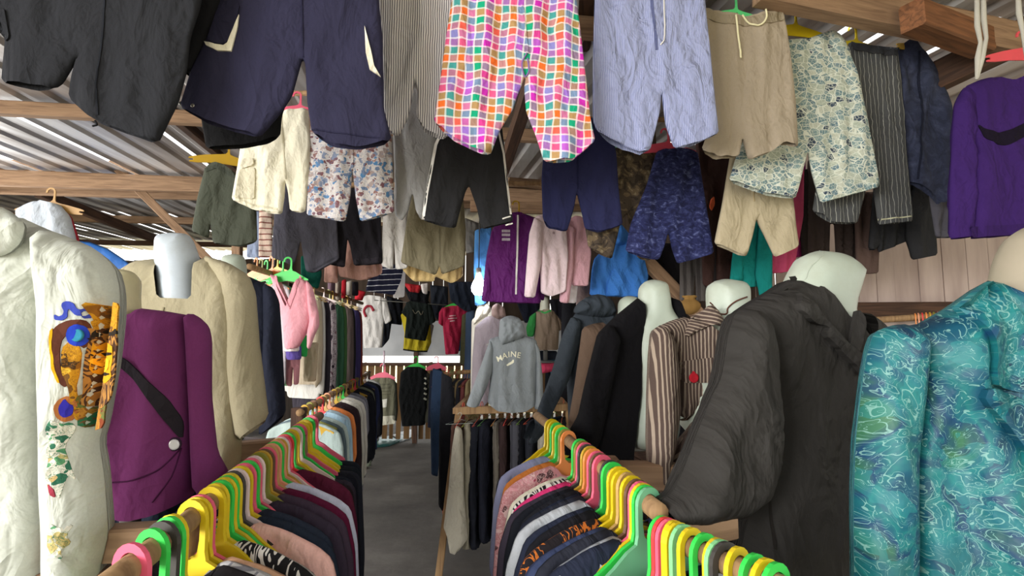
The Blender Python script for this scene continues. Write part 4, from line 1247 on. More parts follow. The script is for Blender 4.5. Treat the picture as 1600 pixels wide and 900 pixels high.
g = wear('cream_jacket', 'long cream jacket on a pale blue white mannequin', 'jacket', 1.52, 0.12,
     [(188, 425), (215, 408), (254, 403, 1), (262, 468, 1), (314, 470, 1), (317, 398), (345, 415), (366, 440), (376, 500), (378, 600), (374, 720), (360, 790, 1), (225, 800), (212, 600), (200, 480)], CJ, T=.062, R=.042, seed=221, amp=.005)
g.body([(316, 398), (358, 411), (389, 430), (399, 458), (405, 540), (414, 610), (419, 653, 1), (388, 677, 1), (372, 690), (360, 640), (352, 560), (350, 500), (340, 440)], CJ, T=.05, R=.04, name='sleeve', seed=223, dy=-.01, amp=.005)
g.band('front_seam', [(256, 480), (240, 560), (236, 700)], 2, fabric('#8f866c'), .003)
mannequin('pale blue white mannequin neck rising above the cream jacket', 1.53, 0.12, [(246, 368), (271, 363), (296, 366), (303, 382), (313, 412), (318, 470), (350, 540), (355, 760), (235, 760), (238, 540), (252, 470), (244, 402)], MB_, T=.065, R=.055)
NJ = fabric('#232633')
g = wear('navy_jacket', 'dark navy jacket half hidden behind the cream jacket', 'jacket', 2.05, 0.15,
     [(335, 440), (355, 425, 1), (384, 430, 1), (398, 436), (420, 446), (432, 470), (430, 560), (424, 650, 1), (350, 690), (340, 560)], NJ, T=.062, R=.042, seed=227, amp=.006)
g.body([(410, 442), (428, 450), (437, 472), (441, 530), (447, 645, 1), (424, 667, 1), (404, 682), (408, 600), (412, 520)], NJ, T=.055, R=.05, name='sleeve', seed=229, dy=-.03)
mannequin('white mannequin neck above the dark navy jacket', 2.06, 0.15, [(345, 400), (366, 396), (384, 401), (387, 440), (410, 470), (415, 640), (345, 640), (340, 470)], MW, T=.06, R=.06)
# ---- right side
TQ = turquoise_print()
g = wear('turquoise_shirt', 'shiny turquoise scroll printed shirt on a dusty mannequin', 'shirt', 0.86, -0.1,
     [(1400, 512), (1440, 505), (1497, 473), (1530, 448), (1547, 436, 1), (1565, 470, 1), (1610, 530, 1), (1680, 520), (1760, 560), (1800, 960, 1), (1420, 960), (1416, 750), (1425, 620)], TQ, T=.07, R=.05, seed=231, amp=.018, fx=7, fz=1.0, px=1600)
g.body([(1366, 519), (1392, 508), (1420, 506), (1442, 530), (1436, 620), (1428, 700), (1424, 800), (1430, 960, 1), (1335, 960), (1334, 790), (1337, 690), (1350, 580), (1357, 545)], TQ, T=.06, R=.05, name='sleeve', seed=233, dy=-.03, amp=.015, fx=11, fz=1)
g.patch('collar', [(1497, 474), (1520, 455), (1546, 437), (1562, 462), (1610, 512), (1615, 616), (1580, 612), (1544, 598), (1544, 550), (1530, 508)], TQ, .014, puff=.006)
g.patch('lapel', [(1536, 604), (1575, 616), (1640, 640), (1640, 740), (1600, 710), (1566, 664), (1528, 626)], TQ, .014, puff=.006)
mannequin('dusty grey mannequin neck above the turquoise shirt', 0.88, -0.1, [(1550, 450), (1560, 405), (1578, 368), (1604, 353), (1650, 350), (1690, 365), (1695, 480), (1720, 600), (1730, 900), (1480, 900), (1480, 600), (1535, 520)], MG, T=.05, R=.05)
BZ = fabric('#302e2c', .4, rough=.7)
g = wear('dark_blazer', 'dark charcoal blazer with wide lapels on a white mannequin', 'blazer', 1.12, 0.45,
     [(1148, 492), (1180, 470), (1215, 450), (1236, 434, 1), (1262, 470, 1), (1296, 510, 1), (1322, 545, 1), (1332, 500, 1), (1338, 484), (1362, 512), (1372, 560), (1370, 700), (1376, 960, 1), (1168, 960), (1152, 885), (1172, 800), (1188, 720), (1186, 600)], BZ, T=.066, R=.042, seed=241, amp=.005, px=1230)
g.body([(1149, 488), (1168, 480), (1188, 500), (1197, 560), (1199, 640), (1195, 730), (1182, 780), (1152, 808), (1090, 819), (1038, 826, 1), (1029, 806, 1), (1034, 781), (1050, 772), (1067, 740), (1092, 668), (1113, 620), (1128, 590), (1138, 520)], BZ, T=.06, R=.05, name='sleeve', seed=243, dy=-.05, amp=.008, fx=10)
g.patch('collar', [(1232, 431), (1236, 438), (1262, 470), (1288, 503), (1279, 509), (1260, 502), (1238, 480), (1220, 458)], BZ, .012, puff=.004)
g.patch('lapel', [(1262, 474), (1288, 504), (1310, 528), (1334, 548), (1352, 566), (1346, 592), (1318, 560), (1281, 522), (1290, 510), (1262, 503)], BZ, .012, puff=.004)
g.patch('collar', [(1322, 545), (1330, 505), (1338, 482), (1350, 498), (1344, 540), (1336, 556)], BZ, .006)
g.band('dart_seam', [(1216, 680), (1222, 760), (1215, 860)], 1.6, fabric('#24211f'), .002)
mannequin('white mannequin neck rising out of the dark charcoal blazer', 1.14, 0.45, [(1236, 440), (1245, 418), (1257, 398), (1280, 391), (1300, 394), (1318, 401), (1336, 421), (1332, 440), (1316, 490), (1336, 580), (1335, 850), (1200, 850), (1205, 580), (1230, 500)], MW, T=.052, R=.05, seam=[(1280, 392), (1264, 415), (1252, 450)])
ST = stripes('brown_cream_stripe', '#4a3c36', '#948576', 0.0085, 0.36, warp=0.006)
g = wear('striped_jacket', 'brown and cream striped jacket with red button in front of a white mannequin', 'jacket', 1.45, 0.2,
     [(1024, 512), (1050, 500), (1074, 494, 1), (1100, 520, 1), (1132, 512), (1142, 560), (1138, 640), (1112, 665), (1080, 648), (1062, 660, 1), (1050, 640), (1044, 580)], ST, T=.062, R=.042, seed=251, amp=.006)
g.body([(1019, 516), (1034, 506), (1052, 530), (1058, 580), (1060, 640), (1051, 700), (1041, 750), (1030, 772, 1), (1016, 758), (1012, 690), (1013, 620), (1015, 560)], ST, T=.055, R=.05, name='sleeve', seed=253, dy=-.05, amp=.005)
g.body([(1142, 570), (1136, 640), (1112, 680), (1086, 715), (1070, 748), (1058, 770, 1), (1042, 768), (1050, 725), (1062, 688), (1076, 672), (1098, 640), (1120, 590)], stripes('brown_cream_slant', '#4a3c36', '#948576', 0.0085, 0.36, rot=0.6, warp=0.006), T=.05, R=.045, name='sleeve', seed=255, dy=-.05, amp=.006)
STC = stripes('brown_cream_collar', '#4a3c36', '#948576', 0.0085, 0.36, rot=1.9)
g.patch('collar', [(1068, 528), (1074, 505), (1090, 490), (1109, 475), (1122, 488), (1132, 512), (1112, 506), (1090, 516)], STC, .010, puff=.006)
g.patch('chest_flap', [(1060, 565), (1100, 560), (1138, 555), (1138, 592), (1118, 598), (1062, 598)], ST, .006)
g.button('button', 1081, 590, .012, fabric('#a8202c'), lift=.008, label='red button')
g.patch('button_tab', [(1079, 580), (1084, 580), (1083, 588), (1080, 588)], fabric('#a8202c'), .007)
g2 = mannequin('white mannequin head with a wire loop above the striped jacket', 1.47, 0.2, [(1108, 452), (1113, 440), (1134, 435), (1157, 439), (1166, 450), (1166, 478), (1160, 500), (1190, 530), (1195, 690), (1060, 690), (1058, 530), (1110, 500)], MW, T=.062, R=.05)
g2.cord('neck_wire', [(1108, 473), (1116, 484), (1127, 491), (1136, 489), (1138, 480), (1150, 470), (1166, 464)], .0018, fabric('#5a3a30'), label='thin brown wire')
BC = fabric('#0e0d10')
g = wear('black_coat', 'long black coat hanging open on a bare white mannequin', 'coat', 1.85, 0.15,
     [(935, 520), (962, 493), (999, 463, 1), (999, 500, 1), (992, 541, 1), (992, 610, 1), (981, 700, 1), (976, 760, 1), (870, 760), (890, 690), (905, 654), (915, 600)], BC, T=.062, R=.042, seed=261, amp=.006)
g.body([(935, 520), (955, 505), (968, 530), (955, 600), (940, 680), (915, 745, 1), (868, 735, 1), (880, 690), (903, 650), (914, 600)], BC, T=.06, R=.05, name='sleeve', seed=262, dy=-.05)
g.body([(1042, 462), (1058, 470), (1068, 496), (1070, 600), (1066, 740, 1), (1040, 740, 1), (1046, 560)], BC, T=.09, R=.05, name='front_panel', seed=263)
mannequin('bare white mannequin torso inside the open black coat', 1.87, 0.15, [(999, 452), (1006, 440), (1022, 436), (1040, 442), (1044, 462), (1047, 484), (1062, 500), (1066, 560), (1060, 705), (982, 703), (988, 650), (990, 600), (984, 555), (992, 500), (1001, 486)], MW, T=.062, R=.042)
mannequin('white mannequin neck half hidden behind the black coat', 2.35, 0.15, [(966, 495), (966, 470), (978, 462), (994, 463), (1004, 475), (1004, 500), (1020, 520), (1020, 650), (950, 650), (950, 520)], MW, T=.06, R=.06)
BV = fabric('#5b4a3e')
wear('brown_vest', 'taupe brown jacket squeezed beside the black coat', 'jacket', 2.05, 0.2,
     [(910, 512), (925, 506), (946, 503), (950, 560), (930, 640), (915, 680), (893, 690), (888, 662), (898, 602), (904, 560)], BV, T=.07, R=.07, seed=265)
DJ = fabric('#32383f', .4)
g = wear('hooded_jacket', 'dark blue grey hooded jacket at the far end of the jacket row', 'jacket', 2.45, 0.2,
     [(892, 500), (900, 488), (950, 480), (962, 492), (956, 520), (940, 600), (930, 690, 1), (890, 690), (886, 600)], DJ, T=.08, R=.08, seed=271)
g.body([(893, 494), (908, 500), (904, 540), (890, 590), (866, 640), (846, 684, 1), (820, 690, 1), (836, 652), (862, 580), (880, 520)], DJ, T=.05, R=.05, name='sleeve', seed=273, dy=-.05)
g.body([(896, 488), (902, 474), (918, 463), (937, 459), (954, 468), (962, 490), (950, 498), (920, 498)], DJ, T=.09, R=.06, name='hood', seed=275, dy=-.03, amp=.012, fx=14, fz=8)
# benches the mannequins stand on
def bench(label, a, c, z, w, m):
    """plank bench on four legs between two floor points"""
    a, c = Vector((a[0], a[1], 0)), Vector((c[0], c[1], 0))
    d = (c - a).normalized(); nrm = Vector((-d.y, d.x, 0))
    mid = (a + c) / 2
    o = bpy.data.objects.new('bench', None); COL.objects.link(o); o.location = mid
    tag(o, label, 'bench')
    L = (c - a).length / 2
    for s in (-1, 1):
        V, F = beam_geo(-d * L + nrm * s * w / 4 + Vector((0, 0, z - .02)), d * L + nrm * s * w / 4 + Vector((0, 0, z - .02)), w / 2 - .01, .035)
        mesh_obj('plank', V, F, m, o, False)
    for s in (-1, 1):
        for e in (-1, 1):
            q = d * (L - .08) * e + nrm * s * (w / 2 - .05)
            V, F = beam_geo(q, q + Vector((0, 0, z - .04)), .05, .05)
            mesh_obj('leg', V, F, m, o, False)
        V, F = beam_geo(-d * (L - .08) + nrm * s * (w / 2 - .05) + Vector((0, 0, z - .09)), d * (L - .08) + nrm * s * (w / 2 - .05) + Vector((0, 0, z - .09)), .03, .08)
        mesh_obj('apron', V, F, m, o, False)
    return o
bench('wooden bench under the mannequins with the plum and cream jackets', (-0.80, 1.2), (-0.98, 2.5), 1.03, 0.24, W_RAW)
bench('low wooden bench under the mannequin with the dark blazer', (0.60, 1.02), (0.62, 1.75), 0.95, 0.24, W_RAW)
bench('wooden bench under the mannequins with the striped jacket and black coat', (0.62, 1.95), (0.52, 2.7), 1.03, 0.22, W_DARK)
hang('navy_skirt', 'dark navy cloth hanging below the plum jacket hem', 'cloth', 1.32, [(150, 765), (250, 765), (345, 745), (350, 850), (340, 960, 1), (150, 960)], fabric('#1d2430'), T=.04, R=.05, seed=491)
# ------------------------------------------------------------------ clothes rails
ORD = 'first second third fourth fifth sixth seventh eighth ninth tenth eleventh twelfth thirteenth fourteenth fifteenth sixteenth seventeenth eighteenth nineteenth twentieth'.split()
def ordn(i):
    if i < 20: return ORD[i]
    t = {2: 'twenty', 3: 'thirty', 4: 'forty', 5: 'fifty'}[(i + 1) // 10]
    u = (i + 1) % 10
    return (t + '-' + ORD[u - 1]) if u else {3: 'thirtieth', 4: 'fortieth', 5: 'fiftieth'}[(i + 1) // 10]
def on_line(a, c, px):
    """the point of the rail line a-c that shows at image column px"""
    dd = c - a
    lo = max(-0.9, (0.35 - a.y) / dd.y) if dd.y > 0 else -0.9
    hi = 9.0
    f = lambda t: proj_x(a + (c - a) * t) - px
    s = f(lo) > 0
    for _ in range(60):
        m = (lo + hi) / 2
        if (f(m) > 0) == s: lo = m
        else: hi = m
    return a + (c - a) * lo
SHAPES = {}
BANDS = {}
def rail_shape(kind, seed):
    key = (kind, seed)
    if key in SHAPES: return SHAPES[key]
    rg = random.Random(seed * 7 + len(kind))
    j = lambda a: rg.uniform(-a, a)
    if kind == 'top':
        L = 0.72 + j(.08)
        pts = [(-.05, -.056, 1), (-.03, -.085, 1), (.03, -.085, 1), (.05, -.056), (.11, -.066), (.17, -.086), (.2, -.105), (.219, -.17), (.232, -.34 + j(.03)), (.205, -.42), (.195, -.55), (.20 + j(.01), -L, 1), (-.20 + j(.01), -L), (-.195, -.55), (-.205, -.42),
               (-.232, -.34), (-.219, -.17), (-.2, -.105), (-.17, -.086), (-.11, -.066)]
        T, R = .016 + abs(j(.006)), .035
    elif kind == 'sleeved':
        L = 0.66 + j(.06)
        pts = [(-.05, -.056, 1), (-.03, -.085, 1), (.03, -.085, 1), (.05, -.056), (.11, -.066), (.17, -.084), (.2, -.102), (.224, -.16), (.245, -.40), (.24, -.64 + j(.04), 1), (.195, -.645), (.19, -.66), (.18, -L - .03, 1), (-.18, -L - .03), (-.19, -.66), (-.195, -.645, 1), (-.24, -.64),
               (-.245, -.40), (-.224, -.16), (-.2, -.102), (-.17, -.084), (-.11, -.066)]
        T, R = .02 + abs(j(.006)), .035
    elif kind == 'trousers':
        L = 1.0 + j(.06)
        pts = [(-.17, -.118, 0), (0, -.112), (.17, -.118), (.19, -.14), (.205, -.35), (.20, -.7), (.17 + j(.02), -L, 1), (.03, -L - .01), (.012, -.5), (0, -.40), (-.012, -.5), (-.03, -L - .01, 1), (-.17, -L), (-.20, -.7), (-.205, -.35), (-.19, -.14)]
        T, R = .016 + abs(j(.005)), .03
    else:                                                      # shorts, hung by the waistband
        L = .58 + j(.05)
        pts = [(-.15, -.118), (0, -.112), (.15, -.118), (.175, -.14), (.2, -.3), (.215, -L, 1), (.03, -L - .01), (.01, -.42), (0, -.36), (-.01, -.42), (-.03, -L - .01, 1), (-.215, -L), (-.2, -.3), (-.175, -.14)]
        T, R = .016, .03
    S = Shell(pts, T, R, amp=.007, fx=7, fz=1.5, seed=seed, h=.026)
    v, f, uv = S.geo()
    me = bpy.data.meshes.new('hung_' + kind)
    me.from_pydata([tuple(map(float, q)) for q in v], [], f)
    lay = me.uv_layers.new(name='UVMap')
    li = np.empty(len(me.loops), dtype=np.int32); me.loops.foreach_get('vertex_index', li)
    lay.data.foreach_set('uv', np.asarray(uv, dtype=np.float32)[li].ravel())
    me.polygons.foreach_set('use_smooth', [True] * len(me.polygons))
    me.materials.append(BLK); me.update()
    # waistband or neck rib as a part of its own
    if kind in ('trousers', 'shorts'):
        band = [(-.175, -.125), (0, -.118), (.175, -.125), (.19, -.145), (.192, -.165), (0, -.156), (-.192, -.165), (-.19, -.145)]
        nm = 'waistband'
    else:
        band = [(-.055, -.062), (-.047, -.062), (-.028, -.088), (.028, -.088), (.047, -.062), (.055, -.062), (.038, -.103), (-.038, -.103)]
        nm = 'neck_rib'
    B = outline(band, .03, 1)[0]
    V2, TT = fill(B, .03)
    y = S.front(V2)
    n = len(V2)
    vb = [(V2[q, 0], y[q] - .003, V2[q, 1]) for q in range(n)] + [(V2[q, 0], y[q] + .002, V2[q, 1]) for q in range(n)]
    fb, ee = [], {}
    for (a, b, c) in TT:
        fb += [(a, b, c), (c + n, b + n, a + n)]
        for q in ((a, b), (b, c), (c, a)): ee[q] = 1
    for (a, b) in list(ee):
        if (b, a) not in ee: fb.append((b, a, a + n, b + n))
    m2 = bpy.data.meshes.new(nm)
    m2.from_pydata([tuple(map(float, q)) for q in vb], [], fb)
    m2.materials.append(BLK); m2.update()
    SHAPES[key] = me
    BANDS[me.name] = (nm, m2)
    return me
PROTO = {}
def rail_garment(kind, seed, mat, loc, rz, label, cat, name, scale=(1, 1, 1), group=None):
    me = rail_shape(kind, seed)
    if me.name not in PROTO:
        o = bpy.data.objects.new(name, me); PROTO[me.name] = o
    else: o = PROTO[me.name].copy()
    o.name = name
    COL.objects.link(o)
    o.location, o.rotation_euler, o.scale = loc, (0, 0, rz), scale
    o.material_slots[0].link = 'OBJECT'
    o.material_slots[0].material = mat
    nm, m2 = BANDS[me.name]
    if m2.name not in PROTO: c = PROTO[m2.name] = bpy.data.objects.new(nm, m2)
    else: c = PROTO[m2.name].copy()
    c.name = nm
    COL.objects.link(c)
    c.parent = o
    c.material_slots[0].link = 'OBJECT'
    c.material_slots[0].material = mat
    return tag(o, label, cat, group)
def R(deg): return math.radians(deg)
WG = gridcheck('white_grey_check', '#cfcfd2', '#8f8f98', .022)
ZB = zebra()
WFL = floral('white_violet_floral', '#d9d6dc', ['#6a78b8', '#9aa0c8', '#4a5690', '#b0a8c0'], 30, .3)
PKF = floral('pink_floral', '#c98a90', ['#e6c4c4', '#a8425c', '#e0a0a8', '#5c3a40'], 40, .4)
FLM = floral('flame_print', '#201c20', ['#d8782c', '#201c20', '#e09a4a', '#201c20'], 16, .5, .8)

# ---- near left rail
A1, B1 = Pz(285, 822, 1.25), Pz(492, 656, 1.25)
d1 = (B1 - A1).normalized()
pole('clothes_rail', [A1 - d1 * .35, A1, (A1 + B1) / 2 + Vector((0, 0, .004)), B1 + d1 * .12], .0150, W_POLE, None, 'round wooden rail carrying hangers beside the plum purple jacket', 'clothes rail')
GL = 'plastic hangers on the rail beside the plum jacket'
left = [('pink', 206), ('green', 238), ('charcoal', 254), ('green', 264), ('yellow', 269), ('yellow', 301), ('yellow', 307), ('pink', 312), ('yellow', 330), ('yellow', 337), ('green', 344), ('yellow', 350), ('green', 354),
        ('yellow', 359), ('charcoal', 364), ('white', 369), ('yellow', 375), ('pink', 381), ('green', 387), ('pink', 392), ('white', 397), ('olive', 404), ('gold', 408), ('brown', 412), ('pink', 416), ('tan', 420), ('peach', 424), ('green', 428),
        ('peach', 432), ('gold', 435), ('white', 438), ('pink', 441), ('red', 444), ('green', 448), ('gold', 451), ('yellow', 455), ('white', 459), ('green', 463), ('pink', 467), ('yellow', 471), ('yellow', 476), ('green', 481), ('pink', 486)]
rg = random.Random(4)
for i, (c, px) in enumerate(left):
    p = on_line(A1, B1, px)
    h = hanger(c, p + Vector((0, 0, .0)), R(-14 + rg.uniform(-5, 5)), f'{c} plastic hanger, {ordn(i)} from the front on the rail beside the plum jacket', group=GL, wide=False)
    if i == 5: handwriting(h, 'Ud.', .022, .045, -.092, INK)
gl = [('top', 292, '#2a282b', 'black tee'), ('sleeved', 304, WG, 'white grey checked shirt'), ('top', 312, '#c49a7c', 'tan tee'), ('trousers', 322, '#169a7c', 'teal green shorts'), ('top', 333, ZB, 'zebra printed tee'),
      ('trousers', 342, '#28485f', 'dark teal trousers'), ('trousers', 352, '#2a4458', 'petrol blue trousers'), ('top', 366, '#eab8ae', 'pale peach shirt'), ('top', 373, '#262e3c', 'dark slate shirt'), ('top', 384, '#2a3140', 'blue black shirt'),
      ('top', 396, '#3b3240', 'dark plum shirt'), ('top', 408, '#463948', 'plum grey shirt'), ('top', 418, '#5e1a38', 'maroon shirt'), ('top', 424, '#c6cbe0', 'white striped shirt'), ('trousers', 434, '#22242e', 'black trousers'),
      ('top', 446, '#5a2036', 'wine red shirt'), ('trousers', 456, '#1c2029', 'black jeans'), ('trousers', 468, '#232833', 'navy black jeans'), ('trousers', 480, '#1d2129', 'black work trousers'), ('trousers', 489, '#20242c', 'charcoal black trousers')]
# rail supports
V = on_line(A1, B1, 296)
beam('rail_support', V + Vector((-.0, .02, -.03)), V + Vector((-.19, .0, -.035)), .045, .045, W_RAW, None, 'rough timber arm holding up the rail near the white blouse', 'timber')
beam('rail_support', V + Vector((-.06, .0, -.075)), V + Vector((-.22, -.0, -.08)), .045, .022, W_RAW, None, 'lower pale timber slat below the rough arm', 'timber')
V = on_line(A1, B1, 462)
beam('rail_support', V + Vector((.02, .02, -.04)), V + Vector((-.34, .0, -.07)), .06, .07, W_RAW, None, 'timber arm holding up the rail below the navy jacket', 'timber')
beam('rail_support', V + Vector((-.02, .0, -.04)), Vector((V.x - .02, V.y, 0)), .06, .06, W_RAW, None, 'timber leg under the rail beside the plum jacket', 'timber')

# ---- near right rail
A2, B2 = Pz(1117, 870, 1.25), Pz(880, 682, 1.25)
d2 = (B2 - A2).normalized()
E2 = on_line(A2, B2, 1030)
pole('clothes_rail', [E2, (E2 + B2) / 2, B2 + d2 * .5], .0150, W_POLE, None, 'round wooden rail carrying hangers beside the dark blazer', 'clothes rail')
GR = 'plastic hangers on the rail beside the dark blazer'
right = [('green', 1212), ('yellow', 1196), ('green', 1178), ('yellow', 1152), ('charcoal', 1133), ('mint', 1125), ('yellow', 1119), ('green', 1100), ('yellow', 1079), ('mint', 1067), ('yellow', 1059), ('yellow', 1052), ('pink', 1046), ('red', 1039), ('green', 1034),
         ('seafoam', 1013), ('green', 1008), ('yellow', 1004), ('pink', 1000), ('brown', 995), ('yellow', 987), ('tan', 980), ('yellow', 974), ('yellow', 967), ('green', 957), ('charcoal', 953), ('pink', 941), ('brown', 937), ('pink', 933), ('orange', 927), ('gold', 922), ('charcoal', 918), ('pink', 914),
         ('olive', 910), ('green', 906), ('orange', 888), ('olive', 884), ('green', 880), ('yellow', 875), ('green', 870), ('yellow', 866), ('yellow', 862)]
# the nearest stretch is a rail of its own, set at a slant and a little lower
A7, B7 = Pz(1190, 905, 1.22), Pz(1052, 842, 1.22)
d7 = (B7 - A7).normalized()
pole('clothes_rail', [A7 - d7 * .25, A7, B7 + d7 * .03], .0150, W_POLE, None, 'short slanting wooden rail below the blazer cuff', 'clothes rail')
rear = [q for q in right if q[1] < 1025]
near = [q for q in right if q[1] >= 1025]
for i, (c, px) in enumerate(near):
    h = hanger(c, on_line(A7, B7, px), R(34 + rg.uniform(-6, 6)), f'{c} plastic hanger, {ordn(i)} from the front on the slanting rail below the blazer cuff', flip=True, group='plastic hangers on the slanting rail', wide=False)
    if px == 1034: handwriting(h, 'Sod', .022, -.06, -.092, INK)
for i, (c, px) in enumerate(rear):
    hanger(c, on_line(A2, B2, px), R(32 + rg.uniform(-6, 6)), f'{c} plastic hanger, {ordn(i)} from the front on the rail beside the dark blazer', flip=True, group=GR, wide=False)
gr = [('top', 1180, '#26262a', 'black tee'), ('sleeved', 1120, '#1f2026', 'black and white shirt'), ('top', 1062, WFL, 'white floral blouse'), ('top', 1042, '#22232a', 'black blouse'), ('trousers', 1026, '#2c3148', 'dark blue trousers'), ('trousers', 1008, '#333a55', 'navy trousers'),
      ('sleeved', 996, '#a4a9b2', 'grey sweatshirt'), ('sleeved', 982, '#37405e', 'denim blue sweatshirt'), ('top', 966, FLM, 'black flame printed tee'), ('top', 956, '#1d1d22', 'black tee'), ('sleeved', 944, '#b3b7bd', 'pale grey sweatshirt'), ('top', 931, '#1f2433', 'dark navy tee'),
      ('top', 922, '#1b1d24', 'black singlet'), ('top', 912, '#d83a78', 'hot pink tee'), ('top', 906, '#d8d2bf', 'cream tee'), ('top', 900, ZB, 'zebra printed blouse'), ('top', 894, PKF, 'pink floral blouse'), ('top', 888, '#c4783a', 'orange tee'), ('trousers', 881, '#77746a', 'khaki grey trousers'),
      ('top', 873, '#8f93b5', 'lavender shirt')]
BARE = {1079, 1067, 1059, 1052, 1046, 1039, 1034, 1013, 1008, 1004, 974, 967, 941, 933, 884, 875, 870, 866, 862}
FILL = [('#1f2026', 'black'), ('#2a2c36', 'slate black'), ('#262b3c', 'dark navy'), ('#2c2428', 'brown black'), ('#30333a', 'charcoal'), ('#1d1f28', 'blue black'), ('#3a3440', 'dark plum')]
def stock(hooks, named, A, B, rail, yaw, group, baref, seed0, slide=0.35):
    """hang one garment from every hanger of a rail; the named ones at their own place, plain dark ones between"""
    used = {}
    for nm in named:
        j = min((k for k in range(len(hooks)) if k not in used), key=lambda k: abs(hooks[k][1] - nm[1]))
        used[j] = nm
    for i, (hc, px) in enumerate(hooks):
        if i in used: k, _, m, lab = used[i]
        else:
            c, nm = FILL[(i * 3) % 7]
            k = 'trousers' if baref(i, px) else ('top', 'sleeved', 'top')[i % 3]
            m, lab = c, nm + (' trousers' if k == 'trousers' else ' shirt')
        if baref(i, px) and k != 'trousers' and i not in used: k = 'trousers'
        nm = lab.split()[-1]
        if 'print' in lab and nm == 'print': nm = 'tee'
        rail_garment(k, seed0 + i % 6, fabric(m) if isinstance(m, str) else m, on_line(A, B, px), R(yaw + rg.uniform(-3, 3)), f'{lab}, {ordn(i)} garment from the front on the rail beside the {rail}', nm, nm, (1.0 + rg.uniform(-.03, .05),) * 3, group)
stock(rear, [q for q in gr if q[1] < 1030], A2, B2, 'dark blazer', 31, 'clothes on the rail beside the dark blazer', lambda i, px: px in BARE, 320)
stock(near, [q for q in gr if q[1] >= 1030], A7, B7, 'blazer cuff', 33, 'clothes on the slanting rail below the blazer cuff', lambda i, px: px in BARE, 320)
stock(left, gl, A1, B1, 'plum jacket', -15, 'clothes on the rail beside the plum jacket', lambda i, px: True, 300)
V = on_line(A7, B7, 1060)
beam('rail_support', V + Vector((.0, .045, -.005)), V + Vector((.11, .10, -.005)), .04, .04, W_RAW, None, 'timber arm holding the rail under the blazer cuff', 'timber')
V = on_line(A2, B2, 925)
beam('rail_support', V + Vector((.03, .02, -.04)), V + Vector((.3, .06, -.05)), .06, .06, W_RAW, None, 'timber arm behind the striped jacket', 'timber')
beam('rail_support', V + Vector((.03, .02, 0)), Vector((V.x + .03, V.y + .02, 0)), .06, .06, W_RAW, None, 'timber leg under the rail beside the dark blazer', 'timber')

# ---- rails further down the left aisle
A3, B3 = Pz(468, 645, 1.18), Pz(575, 583, 1.18)
d3 = (B3 - A3).normalized()
pole('clothes_rail', [A3, B3 + d3 * .3], .018, W_POLE, None, 'wooden rail continuing down the aisle below the pink blouse', 'clothes rail')
mid = [('top', 476, '#a8b8b4', 'pale mint shirt'), ('top', 484, '#5a6a72', 'slate shirt'), ('top', 490, '#b5c6c2', 'mint white shirt'), ('top', 500, '#9db8c9', 'light blue shirt'), ('top', 505, '#a4b6c0', 'blue grey shirt'), ('top', 511, '#d9824a', 'orange shirt'), ('sleeved', 517, '#2c2024', 'dark brown jacket'), ('sleeved', 522, '#33262a', 'brown black jacket'),
       ('sleeved', 528, '#c9c6bc', 'off white jumper'), ('sleeved', 533, '#d2cec4', 'cream jumper'), ('top', 538, '#8a8a92', 'grey shirt'), ('top', 543, '#74747e', 'dark grey shirt'), ('sleeved', 548, '#23242a', 'black jacket'), ('sleeved', 552, '#1e2026', 'black hoodie'), ('top', 556, '#7d8474', 'sage shirt'), ('top', 560, '#2a2a30', 'black shirt'), ('top', 564, '#3c4468', 'blue shirt'),
       ('sleeved', 568, '#25262c', 'black cardigan'), ('top', 572, '#9a9a98', 'pale grey shirt')]
mh = ['gold', 'olive', 'brown', 'red', 'tan', 'peach', 'brown', 'gold', 'olive', 'green', 'tan', 'brown', 'gold', 'red', 'olive', 'tan', 'gold', 'brown', 'grey']
for i, (k, px, m, lab) in enumerate(mid):
    p = on_line(A3, B3, px)
    rail_garment(k, 330 + i % 5, fabric(m), p, R(-20 + rg.uniform(-6, 6)), f'{lab}, {ordn(i)} garment along the aisle rail below the pink blouse', lab.split()[-1], lab.split()[-1], (1.05,) * 3, 'clothes on the aisle rail below the pink blouse')
    hanger(mh[i], p, R(-20 + rg.uniform(-6, 6)), f'{mh[i]} hanger, {ordn(i)} along the aisle rail below the pink blouse', group='hangers on the aisle rail below the pink blouse')
for q, lab in ((A3, 'near'), (B3, 'far')):
    beam('rail_support', q + Vector((-.02, .05, .02)), Vector((q.x - .02, q.y + .05, 0)), .06, .06, W_DARK, None, f'timber post at the {lab} end of the aisle rail below the pink blouse', 'timber')
# upper rail on the left with long clothes
A4, B4 = P(425, 428, 3.7), P(566, 474, 7.0)
pole('clothes_rail', [A4 - (B4 - A4) * .12, A4, B4], .018, W_POLE, None, 'high wooden rail holding the pink blouse and long clothes', 'clothes rail')
FLW = floral('dark_floral', '#bcb0b4', ['#4a3040', '#6a4a58', '#2e2430', '#8a6a70'], 26, .42)
up = [('top', 424, '#c9c2c8', 'white pink tee', 1.0), ('top', 432, '#7fb088', 'green edged tee', 1.0), ('sleeved', 474, '#b9aa95', 'beige dress', 1.2), ('sleeved', 480, '#cbc8c2', 'pale white dress', 1.3), ('sleeved', 488, '#36323a', 'charcoal dress', 1.35), ('sleeved', 504, FLW, 'white dress with dark floral print', 1.4),
      ('sleeved', 513, '#3f6a50', 'green dress', 1.4), ('sleeved', 518, '#4a7042', 'leaf green dress', 1.4), ('sleeved', 529, '#6d5f5c', 'taupe dress', 1.4), ('sleeved', 533, '#2b2a2a', 'black dress', 1.5), ('sleeved', 541, '#4b4372', 'indigo dress', 1.5), ('sleeved', 547, '#8a4038', 'brick red dress', 1.6)]
uh = ['orange', 'green', 'olive', 'gold', 'tan', 'white', 'olive', 'gold', 'tan', 'olive', 'gold', 'brown']
